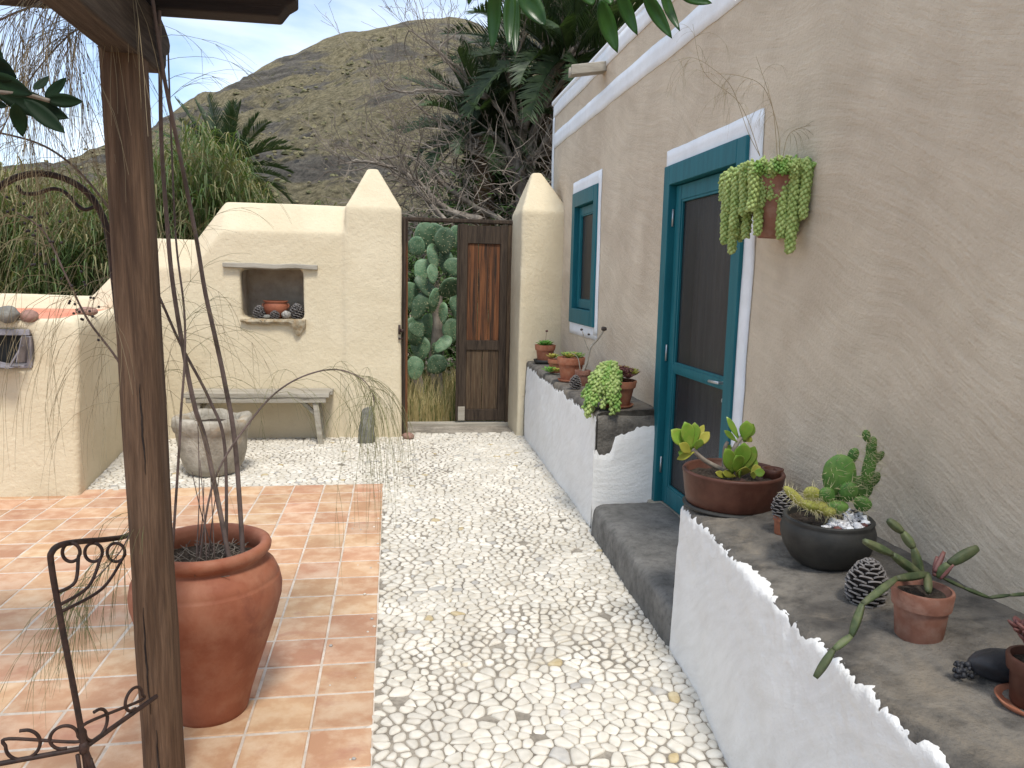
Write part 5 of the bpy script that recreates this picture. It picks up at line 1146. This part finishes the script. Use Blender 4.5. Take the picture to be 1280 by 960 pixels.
# ================================================================== HANGING PLANTER
c = Vector((1.535, 3.09, 1.745)); t = thing('wall_planter', c, 'clay wall planter overflowing with trailing burro tail beside the door', 'planter')
g = G(); secs = []
for z, r, d_ in ((0, .085, .10), (.004, .088, .104), (.19, .135, .155), (.235, .148, .168), (.24, .15, .17), (.24, .14, .16), (.20, .12, .14)):
    P = []
    for k in range(9): a = math.pi * k / 8; P.append((XW - .015 - d_ * math.sin(a) ** .55, c.y - r * math.cos(a), c.z + z))
    P += [(XW - .012, c.y + r, c.z + z), (XW - .012, c.y - r, c.z + z)]; secs.append(P)
g.loft(secs); g.obj('pot', m_oldpot, t, auto=45); rimz = c.z + .24
g = G(); g.add([(XW - .012, c.y - .13, rimz - .02), (XW - .012, c.y + .13, rimz - .02), (XW - .14, c.y + .08, rimz - .02), (XW - .14, c.y - .08, rimz - .02)], [(0, 1, 2, 3)]); g.obj('soil', m_soil, t)
def hang(u, v, w0, y, ln, m_=m_tail):       # strand hanging from the rim to photo height v
    pe = at(u, v, y); p0 = Vector((max(1.50, pe.x), c.y + (y - c.y) * .55, rimz + .005)); pt = Vector((pe.x + rv(-.005, .005), y, min(rimz + .015, pe.z + ln)))
    P = [p0, p0.lerp(pt, .6) + Vector((0, 0, .025)), pt + Vector((0, 0, .005)), pt.lerp(pe, .5) + Vector((rv(-.008, .008), 0, -.02)), pe]
    tail_strand(P, w0, w0 * 1.7, .0030).obj('strand', m_, t)
for u, v, w0, y in ((906, 303, .017, 3.22), (915, 315, .017, 3.19), (924, 300, .017, 3.2), (932, 296, .018, 3.13), (917, 285, .018, 3.15), (947, 292, .017, 3.05), (976, 296, .018, 2.98), (987, 314, .019, 2.95), (992, 290, .016, 2.96), (1004, 272, .017, 2.92), (1011, 260, .015, 2.95), (938, 262, .018, 3.02), (928, 268, .018, 3.1), (910, 262, .017, 3.2), (902, 250, .015, 3.25), (980, 262, .017, 2.98), (962, 248, .015, 3.0), (1000, 250, .016, 2.95), (970, 252, .016, 3.0), (955, 244, .015, 3.02), (943, 252, .018, 3.04), (950, 258, .016, 3.03), (964, 240, .018, 3.0), (972, 244, .017, 2.99), (958, 236, .018, 3.02), (984, 280, .017, 2.97), (920, 292, .017, 3.17), (1007, 252, .017, 2.93)):
    hang(u, v, w0, y, .4)
for k in range(125):      # mound of short shoots round the rim
    a = rv(-.3, math.pi + .3); rr_ = rv(.75, 1.05); q = Vector((XW - .02 - .165 * math.sin(a) * rr_, c.y - .165 * math.cos(a) * rr_, rimz + rv(.0, .02)))
    d = Vector((-math.sin(a) * .6, -math.cos(a) * .6, 0)) * rv(.02, .07); tail_strand([q - d * .3, q + d * .5 + Vector((0, 0, rv(.02, .05))), q + d + Vector((0, 0, rv(-.03, .04)))], .013, .021, .0038).obj('strand', random.choice([m_tail, m_tail, m_tail2]), t)
for k in range(7): q = Vector((XW - .07 + rv(-.05, .03), c.y + rv(-.10, .10), rimz + rv(.0, .02))); rosette(t, q, 16, .055, .016, .007, m_tail2, close=.2)
g = G()
for k in range(40): q = Vector((XW - .08 + rv(-.06, .05), c.y + rv(-.1, .1), rimz + rv(-.01, .02))); g.tube(catmull([q, q + Vector((rv(-.03, .03), rv(-.04, .04), rv(.01, .03))), q + Vector((rv(-.05, .05), rv(-.06, .06), rv(-.01, .02)))], 3), .0022, 4)
tag(g.obj('dry_stems', m_greyw, t), kind='stuff')
g = G(); wisps = [([(950, 195), (935, 165), (915, 110), (890, 85), (865, 72), (838, 78)], 10), ([(950, 195), (925, 130), (880, 90), (866, 30)], 8), ([(975, 200), (972, 160), (955, 110), (925, 95), (895, 92)], 9), ([(978, 200), (985, 170), (1000, 160), (1020, 155)], 8), ([(972, 200), (968, 150), (962, 120), (945, 70)], 7)]
for k, (P, n) in enumerate(wisps):
    c_ = catmull([at(u, v, 3.05 - .03 * k) for u, v in P], 6); g.tube(c_, [.0016 * (1 - .6 * i / len(c_)) for i in range(len(c_))], 4, cap=False); spray_region(g, c_, .35, 1, n, .17, 2.6, .0007, 2)
tag(g.obj('grass_wisp', m_wispd, t), kind='stuff')

# ================================================================== LEAFY TWIGS OVERHEAD
def lance(g, b, e_, w_, up, fold=.18, n=9):
    b, e_, up = Vector(b), Vector(e_), Vector(up); d = e_ - b; l_ = d.length; e = d.normalized(); s_ = e.cross(up).normalized(); nn_ = s_.cross(e); o = len(g.v)
    for i in range(n + 1):
        u = i / n; w = w_ / 2 * (math.sin(math.pi * u ** .85) ** .8) + .0003; p = b + e * l_ * u - nn_ * l_ * .10 * math.sin(math.pi * u)
        for k in (-1, -.5, 0, .5, 1): g.v.append(tuple(p + s_ * w * k + nn_ * abs(k) * w * fold * 2))
    for i in range(n):
        for k in range(4): q = o + i * 5 + k; g.f.append((q, q + 1, q + 6, q + 5)); g.mi.append(0)
def leaves(t, L_, y, m_):
    for k, (bu, bv, eu, ev, w_) in enumerate(L_):
        g = G(); yy = y + .05 * math.sin(k * 2.1); lance(g, at(bu, bv, yy), at(eu, ev, yy + rv(-.02, .02)), w_ / FP * yy, (rv(-.35, .35), -1, rv(-.3, .3))); g.obj('leaf', m_, t, solid=.0008)
p = at(720, -40, 1.32); t = thing('leafy_branch', p, 'glossy green lance-leaved twig hanging in from the top middle', 'branch')
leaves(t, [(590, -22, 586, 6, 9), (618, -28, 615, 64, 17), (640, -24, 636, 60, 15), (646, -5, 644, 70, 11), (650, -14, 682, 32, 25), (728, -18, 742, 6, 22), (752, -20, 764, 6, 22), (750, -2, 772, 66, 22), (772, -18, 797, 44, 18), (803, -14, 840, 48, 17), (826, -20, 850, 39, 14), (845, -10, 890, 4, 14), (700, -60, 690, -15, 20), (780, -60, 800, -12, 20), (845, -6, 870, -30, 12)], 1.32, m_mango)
g = G(); g.tube(catmull([at(900, -60, 1.35), at(835, -20, 1.33), at(765, -24, 1.32), at(720, -38, 1.32), at(650, -24, 1.32), at(590, -28, 1.33), at(560, -50, 1.35)], 6), .0035, 6); g.tube(catmull([at(765, -24, 1.32), at(700, -120, 1.4), at(500, -260, 1.5), (-.25, 1.5, 2.18), (-.62, 1.55, 2.27)], 6), .005, 6); g.obj('twig', m_bark, t)
p = at(-20, 120, 1.25); t = thing('leafy_branch', p, 'dark leafy twig poking in at the upper left edge', 'branch')
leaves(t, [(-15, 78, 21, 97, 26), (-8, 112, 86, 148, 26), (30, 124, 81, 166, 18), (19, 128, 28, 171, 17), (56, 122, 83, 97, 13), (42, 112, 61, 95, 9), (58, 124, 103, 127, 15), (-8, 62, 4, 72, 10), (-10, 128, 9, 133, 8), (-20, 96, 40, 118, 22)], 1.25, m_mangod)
g = G(); g.tube(catmull([(-.72, .9, 2.26), (-.98, 1.1, 2.05), at(-90, 90, 1.25), at(-20, 112, 1.25), at(30, 118, 1.25), at(62, 126, 1.25)], 6), .003, 6); g.obj('twig', m_bark, t)

# ================================================================== BEYOND THE WALL: TREES, REEDS, CACTUS, GRASS
def shrub_(name, blobs, label, n, m_, leaf=.06):
    c0 = Vector(blobs[0][0]); t = thing(name, (c0.x, c0.y, -.07), label, 'shrub'); g = G(); st = G()
    for c_, r in blobs:
        c_ = Vector(c_)
        for k in range(int(n * r[0] * r[2] * 3)):
            d = Vector((random.gauss(0, 1), random.gauss(0, 1), random.gauss(0, 1))).normalized() * rv(.55, 1) ** .5; q = d.copy(); f = 1 + .45 * noise.noise(q * 2.2 + c_)
            p = c_ + Vector((d.x * r[0], d.y * r[1], d.z * r[2])) * f; e = Vector((rv(-1, 1), rv(-1, 1), rv(-.6, 1))).normalized(); s_ = e.orthogonal().normalized(); l_ = leaf * rv(.6, 1.5); g.ribbon([p, p + e * l_ * .5, p + e * l_], [l_ * .15, l_ * .5, l_ * .05], s_)
        st.tube(catmull([(c0.x, c0.y, -.1), (c0.x * .6 + c_.x * .4 , c_.y, c_.z * .5), c_], 4), [.04, .035, .03, .028, .025, .02, .015, .01, .008][:9], 5)
    g.obj('foliage', m_, t, False); st.obj('stem', m_bark, t)
B = lambda u, v, y, rx, rz: (tuple(at(u, v, y)), (rx, rx * .8, rz))
# prickly pear behind the gate
t = thing('prickly_pear', (.45, 9.6, 0), 'big prickly pear cactus seen through the open half of the gate', 'cactus')
def padmesh(k):
    g = G(); n, nu = 14, 20
    g.ell((0, 0, .5), (.40, .085, .5), None, nu, n, .10, 1.3, 0, k * 3.1, taper=.16); base = g
    for i in range(46):
        a = i * 2.4 + k; u = .92 * math.sqrt((i + .5) / 46); sg = 1 if i % 2 else -1; x, z = u * math.cos(a), u * math.sin(a); q = Vector((x * .40 * (1 + .16 * z), sg * .088 * math.sqrt(max(0, 1 - u * u)) * (1 + .1 * z), .5 + z * .5))
        g.ell(q, (.016, .009, .011), None, 5, 4, mi=1)
        for _ in range(2): d = (Vector((x, sg * 1.1, z)) + Vector((rv(-.5, .5), 0, rv(-.5, .5)))).normalized(); g.tube([q, q + d * rv(.05, .12)], [.004, .001], 3, 1, False)
    me = g.mesh('pad'); me.materials.append(m_opun); me.materials.append(m_spine); return me
pms = [padmesh(k) for k in range(4)]
g_sp = G()
def bigpad(base, tip, wid, face, m_=None):
    b, e_ = Vector(base), Vector(tip); d = e_ - b; l_ = d.length; z = d.normalized(); y = Vector((math.sin(face), -math.cos(face), .0)); x = y.cross(z).normalized(); y = z.cross(x)
    o = bpy.data.objects.new('pad', random.choice(pms)); C.objects.link(o); M_ = Matrix((x * wid / .8 , y * l_ * .95, z * l_)).transposed().to_4x4(); M_.translation = b; o.matrix_world = M_
    loc, rot, scl = M_.decompose(); o.location, o.rotation_euler, o.scale = loc, rot.to_euler(), scl; adopt(o, t)
    for k in range(16): q = Vector((rv(-.33, .33), -.075, rv(.15, .85))); p = M_ @ q; g_sp.tube([p, p + (y * -1 + Vector((rv(-.5, .5), rv(-.5, 0), rv(-.5, .5)))).normalized() * .03], [.0026, .0012], 3, cap=False)
PP_ = [(530, 312, 533, 278, 36, 9.3), (530, 316, 512, 300, 26, 9.2), (542, 300, 548, 280, 30, 9.4), (556, 318, 556, 284, 34, 9.3), (566, 310, 574, 282, 26, 9.5), (545, 335, 538, 305, 32, 9.25), (560, 345, 556, 312, 22, 9.4), (522, 348, 536, 326, 26, 9.2), (540, 355, 541, 330, 20, 9.1), (568, 345, 566, 322, 26, 9.3), (545, 372, 520, 345, 22, 9.2), (548, 368, 576, 352, 32, 9.15), (540, 392, 545, 360, 24, 9.15), (515, 388, 512, 352, 26, 9.3), (518, 400, 532, 366, 22, 9.2), (520, 432, 516, 396, 30, 9.25), (528, 420, 512, 404, 20, 9.1), (555, 405, 553, 378, 24, 9.05), (572, 400, 570, 366, 30, 9.4), (540, 428, 536, 392, 34, 9.5), (562, 430, 566, 398, 26, 9.3), (545, 440, 562, 420, 20, 9.1), (528, 450, 524, 420, 28, 9.3), (550, 455, 543, 428, 24, 9.2), (535, 465, 556, 447, 26, 8.9), (518, 475, 520, 445, 24, 9.0), (500, 330, 497, 292, 34, 9.4), (498, 370, 492, 334, 34, 9.4), (590, 330, 596, 294, 34, 9.5), (600, 372, 596, 336, 34, 9.5), (500, 420, 494, 380, 36, 9.5), (590, 420, 600, 380, 36, 9.6)]
for bu, bv, eu, ev, w_, y in PP_: bigpad(at(bu, bv, y), at(eu, ev, y + rv(-.08, .08)), w_ / FP * y * .92, rv(-1.15, 1.15))
for bu, bv, eu, ev, y in ((546, 540, 543, 455, 9.4), (525, 540, 520, 470, 9.4), (542, 470, 545, 360, 9.5)): g = G(); a, b = at(bu, bv, y), at(eu, ev, y); g.tube(catmull([a, a.lerp(b, .5) + Vector((.04, 0, 0)), b], 4), [.09] * 5 + [.07] * 4, 10); g.obj('trunk', m_bark, t)
tag(g_sp.obj('spines', m_spine, t), kind='stuff')
shrub_('leafy_shrub', [B(545, 330, 10.6, .45, .5), B(520, 400, 10.6, .5, .5), B(570, 400, 10.6, .5, .5), B(545, 460, 10.5, .6, .4)], 'dark leafy bush close behind the prickly pear, seen between its pads', 2600, m_shrub, .06)
# dry grass outside the gate
g = G()
for k in range(7500):
    x, y = rv(-.5, 2.2), 8.3 + 2.2 * random.random() ** 1.3; h_ = rv(.15, .55) * (1 if y > 8.6 else .7); a = rv(0, 6.28); ln = rv(.1, .5) * h_; P = [Vector((x, y, -.07)), Vector((x + ln * .4 * math.cos(a), y + ln * .4 * math.sin(a), h_ * .55)), Vector((x + ln * math.cos(a), y + ln * math.sin(a), h_ * rv(.75, 1)))]
    g.ribbon(P, [.007, .005, .001], Vector((math.cos(a + 1.57), math.sin(a + 1.57) * .3, 0)), 0 if random.random() < .8 else 1)
tag(g.obj('dry_grass', [m_grass, m_reed], smooth=False), 'straw coloured dry grass growing outside the gate', 'grass', kind='stuff')

def reeds(name, x0, x1, y0, y1, hfun, n, mats, label, seed, lean=.25, leafn=13, ll=.5):
    g = G()
    for k in range(n):
        x, y = rv(x0, x1), rv(y0, y1); h_ = hfun(x, y) * rv(.72, 1.05)
        if h_ < .8: continue
        a = rv(0, 6.28); l_ = rv(0, lean) * h_ * .4; P = [Vector((x + l_ * (q ** 2) * math.cos(a), y + l_ * (q ** 2) * math.sin(a), -.07 + h_ * q)) for q in (0, .35, .7, 1)]; mi = 0 if random.random() < .62 else 1
        g.tube(P, [.012, .010, .007, .002], 3, 1 if random.random() < .5 else mi, False)
        for j in range(leafn):
            q = .22 + .78 * (j + rv(0, 1)) / leafn; i = min(2, int(q * 3 * .999)); p = P[i].lerp(P[i + 1], q * 3 - i if i < 2 else (q * 3 - 2)); b = rv(0, 6.28); L_ = ll * rv(.5, 1.15); ca, sa = math.cos(b), math.sin(b)
            e1_ = p + Vector((ca * L_ * .3, sa * L_ * .3, L_ * .38)); e2_ = p + Vector((ca * L_ * .62, sa * L_ * .62, L_ * rv(.25, .5))); e3_ = p + Vector((ca * L_ * .9, sa * L_ * .9, L_ * rv(-.35, .3)))
            g.ribbon([p, e1_, e2_, e3_], [.007, .020, .014, .002], Vector((-sa, ca, 0)), mi)
    return tag(g.obj(name, mats, smooth=False), label, 'reeds', kind='stuff')
def topz(u_list, y):        # height of the reed tops as a function of x, from the photo's outline
    X_ = []; Z_ = []
    for u, v in u_list: p = at(u, v, y); X_.append(p.x); Z_.append(p.z)
    return lambda x, yy: float(np.interp(x * y / yy, X_, Z_)) * (1 + (yy - y) * .04)
hf1 = topz([(-260, 190), (0, 222), (60, 228), (135, 236), (170, 238), (186, 215)], 12)
reeds('reed_bed', -8.5, -3.35, 10.5, 13.5, hf1, 2900, [m_reedy, m_reed], 'pale half dry reeds behind the low block at the left', 1)
hf2 = topz([(150, 262), (186, 205), (200, 195), (225, 176), (245, 168), (275, 172), (300, 205), (325, 236), (345, 262), (420, 275)], 11)
reeds('reed_bed', -4.4, -1.7, 9.8, 12.2, hf2, 1500, [m_reed, m_reedy], 'tall green reed clump behind the stepped wall beside the post', 2, .12)
reeds('reed_bed', -2.1, -.5, 10.5, 12.5, lambda x, y: 2.45, 260, [m_reed, m_reedy], 'low green tuft of reeds showing just above the wall top', 3, .1, 10, .35)

def frond_mesh(L_, n, seedk, droop):
    g = G(); P = []; p = Vector((0, 0, 0)); el = .25
    for i in range(n + 1): P.append(p.copy()); el -= droop / n; p = p + Vector((math.cos(el), 0, math.sin(el))) * L_ / n
    g.tube(P, [.022 * (1 - .8 * i / n) for i in range(n + 1)], 4)
    for i in range(2, n):
        for s_ in (-1, 1):
            for h_ in (0, .2, .4, .6, .8):
                b = P[i].lerp(P[i + 1], h_); d = (P[i + 1] - P[i]).normalized(); u = (i + h_) / n; l_ = .50 * math.sin(math.pi * (.12 + .83 * u)) ** .7 * L_ / 2.2
                e = (d * 1.0 + Vector((0, s_ * rv(.55, .8), rv(.2, .55)))).normalized(); m_ = b + e * l_ * .5; t_ = b + e * l_ + Vector((0, 0, -l_ * rv(0, .15))); g.ribbon([b, m_, t_], [.034, .050, .004], d.cross(Vector((0, s_, .3))).normalized() * .3 + d * .7)
    me = g.mesh('frond', False); me.materials.append(m_palm); return me
fms = [frond_mesh(2.1, 12, k, dr) for k, dr in enumerate((.3, .55, .8, 1.2))]
def palm(loc, ztop, label, n, rt=.22, azr=(0, 6.28), scale=1, skirt=True):
    t = thing('palm_tree', loc, label, 'palm tree'); x, y = loc[0], loc[1]; g = G()
    prof = [(rt * (1.15 if q == 0 else .95 + .12 * (q % 2)), -.2 + (ztop + .2) * q / 26) for q in range(27)]
    g.lathe((x, y, 0), prof, 14, wob=.15); g.obj('trunk', m_deadleaf, t)
    if skirt:
        g = G()
        for k in range(420): a = rv(0, 6.28); z = ztop * rv(.45, 1.02); l_ = rv(.3, .7); p = Vector((x + rt * math.cos(a), y + rt * math.sin(a), z)); g.ribbon([p, p + Vector((math.cos(a) * .16, math.sin(a) * .16, -.05)), p + Vector((math.cos(a) * .24, math.sin(a) * .24, -l_))], [.05, .045, .01], Vector((-math.sin(a), math.cos(a), 0)))
        tag(g.obj('dead_skirt', m_deadleaf, t, False), kind='stuff')
    for k in range(n):
        u = k / n; a = azr[0] + (azr[1] - azr[0]) * ((k * .618) % 1); el = 1.35 - 1.75 * u; o = bpy.data.objects.new('frond', fms[min(3, int(u * 4))]); C.objects.link(o)
        o.location = (x + rt * .5 * math.cos(a), y + rt * .5 * math.sin(a), ztop + rv(-.05, .15)); o.rotation_euler = (rv(-.3, .3), -el, a); o.scale = (scale * rv(.8, 1.1),) * 3; adopt(o, t)
p = at(283, 218, 15.5); palm((p.x, p.y, -.07), p.z, 'palm tree with arching crown rising behind the green reeds', 40, .25, scale=.62)
p = at(712, 92, 11.6); palm((p.x, p.y, -.07), p.z, 'tall ragged palm tree behind the corner of the house', 90, .30, scale=.88)
p = at(606, 172, 11.8); palm((p.x, p.y, -.07), p.z, 'small dark palm tree amid the bare branches over the gate', 60, .16, scale=.66, skirt=False)

shrub_('leafy_shrub', [B(630, 130, 12.5, .45, .5), B(655, 150, 12.6, .4, .6), B(600, 160, 12.4, .35, .4), B(640, 180, 12.8, .6, .6), B(670, 190, 13, .5, .6), B(612, 215, 12.5, .5, .5), B(660, 230, 13.0, .7, .6), B(625, 270, 12.4, .9, .7)], 'dense dark green shrub tangled behind the bare tree', 2600, m_shrub, .075)
# the bare tree: big limbs as parts, their twigs joined
tree = thing('bare_tree', (2.1, 11.3, -.07), 'bare grey branching tree spreading over the gate and up the palm', 'tree')
TW = G()
def limb(P, r0, r1, tw=8, l_=.8, depth=2, up=.25, name='branch'):
    c_ = catmull(P, 6); n = len(c_); c_ = [p + Vector((rv(-1, 1), rv(-1, 1), rv(-1, 1))) * .012 for p in c_]; g = G(); g.tube(c_, [r0 + (r1 - r0) * i / (n - 1) for i in range(n)], 7); g.obj(name, m_bark, tree)
    for _ in range(tw): i = int(rv(.2, .97) * (n - 2)); off(c_[i], (c_[i + 1] - c_[i]).normalized(), l_ * rv(.5, 1.2), max(.006, (r0 + (r1 - r0) * i / n) * .45), depth, up)
    off(c_[-1], (c_[-1] - c_[-2]).normalized(), l_ * .7, r1, depth, up)
def off(p, d, l_, r, depth, up):
    q = Vector((rv(-1, 1), rv(-1, 1), rv(-1, 1))); d = (d + q * .8 + Vector((0, 0, up * .5))).normalized(); P = [p]; n = 6
    for k in range(n): d = (d + Vector((rv(-1, 1), rv(-1, 1), rv(-1, 1))) * .28 + Vector((0, 0, up * .12))).normalized(); P.append(P[-1] + d * l_ / n)
    TW.tube(P, [max(.0025, r * (1 - .75 * k / n)) for k in range(n + 1)], 4, cap=False)
    if depth > 0:
        for k in (2, 3, 4, 5, 6):
            if random.random() < .62: off(P[k], d, l_ * rv(.4, .7), r * .55, depth - 1, up)
a_ = lambda u, v, y=11.2: at(u, v, y)
limb([(2.1, 11.3, -.1), a_(655, 290), a_(652, 240), a_(648, 200), a_(655, 160), a_(672, 120), a_(700, 80), a_(735, 45)], .12, .03, 14, .8, 2, .3, 'trunk')
limb([(2.0, 11.25, -.1), a_(665, 300), a_(668, 240), a_(660, 200), a_(668, 160), a_(690, 120), a_(716, 85)], .09, .03, 12, .8, 2, .3, 'trunk')
limb([a_(652, 230), a_(640, 200), a_(628, 180), a_(612, 165), a_(590, 172)], .06, .02, 8)
limb([a_(650, 190), a_(632, 150), a_(612, 125), a_(580, 118), a_(540, 112), a_(505, 115), a_(480, 108)], .035, .012, 12, .9)
limb([a_(610, 125), a_(585, 95), a_(560, 75), a_(530, 50), a_(510, 38), a_(550, 20, 11)][:5], .028, .008, 9, .8)
limb([a_(600, 118), a_(570, 90), a_(548, 62), a_(575, 40)], .02, .008, 8, .8)
limb([a_(645, 200), a_(600, 185), a_(560, 160), a_(530, 140), a_(515, 125)], .03, .009, 10, .8)
limb([a_(648, 220), a_(620, 200), a_(590, 190), a_(560, 180), a_(530, 185), a_(515, 175)], .03, .008, 10, .7)
limb([a_(650, 160), a_(640, 120), a_(636, 85), a_(650, 60), a_(660, 35)], .03, .01, 10, .7); limb([a_(670, 125), a_(690, 100), a_(690, 60), a_(705, 20), a_(712, -10)], .03, .01, 10, .7); limb([a_(690, 90), a_(715, 70), a_(742, 62), a_(765, 45)], .02, .008, 8, .6)
limb([a_(660, 290), a_(600, 262), a_(560, 235), a_(530, 205), a_(505, 195), a_(470, 200)], .05, .012, 12, .9); limb([a_(600, 275, 10.6), a_(560, 262, 10.6), a_(535, 240, 10.6), a_(505, 215, 10.6), a_(462, 203, 10.6), a_(440, 200, 10.6)], .055, .012, 14, .8)
limb([a_(560, 280, 10.4), a_(540, 258, 10.4), a_(515, 230, 10.4), a_(490, 212, 10.4)], .04, .01, 10, .6)
limb([a_(640, 240), a_(660, 200, 11), a_(676, 185, 11), a_(690, 150, 11)], .04, .012, 10, .6)
tag(TW.obj('twigs', m_thick, tree), kind='stuff')
# tangled dry thicket behind the gate
g = G()
for k in range(1500):
    x, y = rv(-.3, 3.4), rv(10.1, 12.6); hm = 3.35 if x > .3 else 2.9 + x * .5; z = rv(0, 1) ** .8 * hm; p = Vector((x, y, z - .1)); d = Vector((rv(-1, 1), rv(-.6, .6), rv(-.3, 1))).normalized(); P = [p]; l_ = rv(.3, 1.0)
    for j in range(5): d = (d + Vector((rv(-1, 1), rv(-1, 1), rv(-1, 1))) * .35).normalized(); P.append(P[-1] + d * l_ / 5)
    r = rv(.003, .011); g.tube(P, [r * (1 - .7 * j / 5) for j in range(6)], 3, 1 if random.random() < .4 else 0, cap=False)
for k in range(5200):
    x, y = rv(-.2, 3.4), rv(10.4, 12.8); z = rv(0, 1) * (3.1 if x > .3 else 2.5); p = Vector((x, y, z)); e = Vector((rv(-1, 1), rv(-1, 1), rv(-1, .4))).normalized(); l_ = rv(.06, .2); g.ribbon([p, p + e * l_ * .5, p + e * l_], [.01, .018, .003], e.orthogonal().normalized(), 2 if random.random() < .5 else 0)
tag(g.obj('thicket', [m_thick, m_bark, m_shrub], smooth=False), 'tangled grey dry thicket over the top of the gate', 'thicket', kind='stuff')
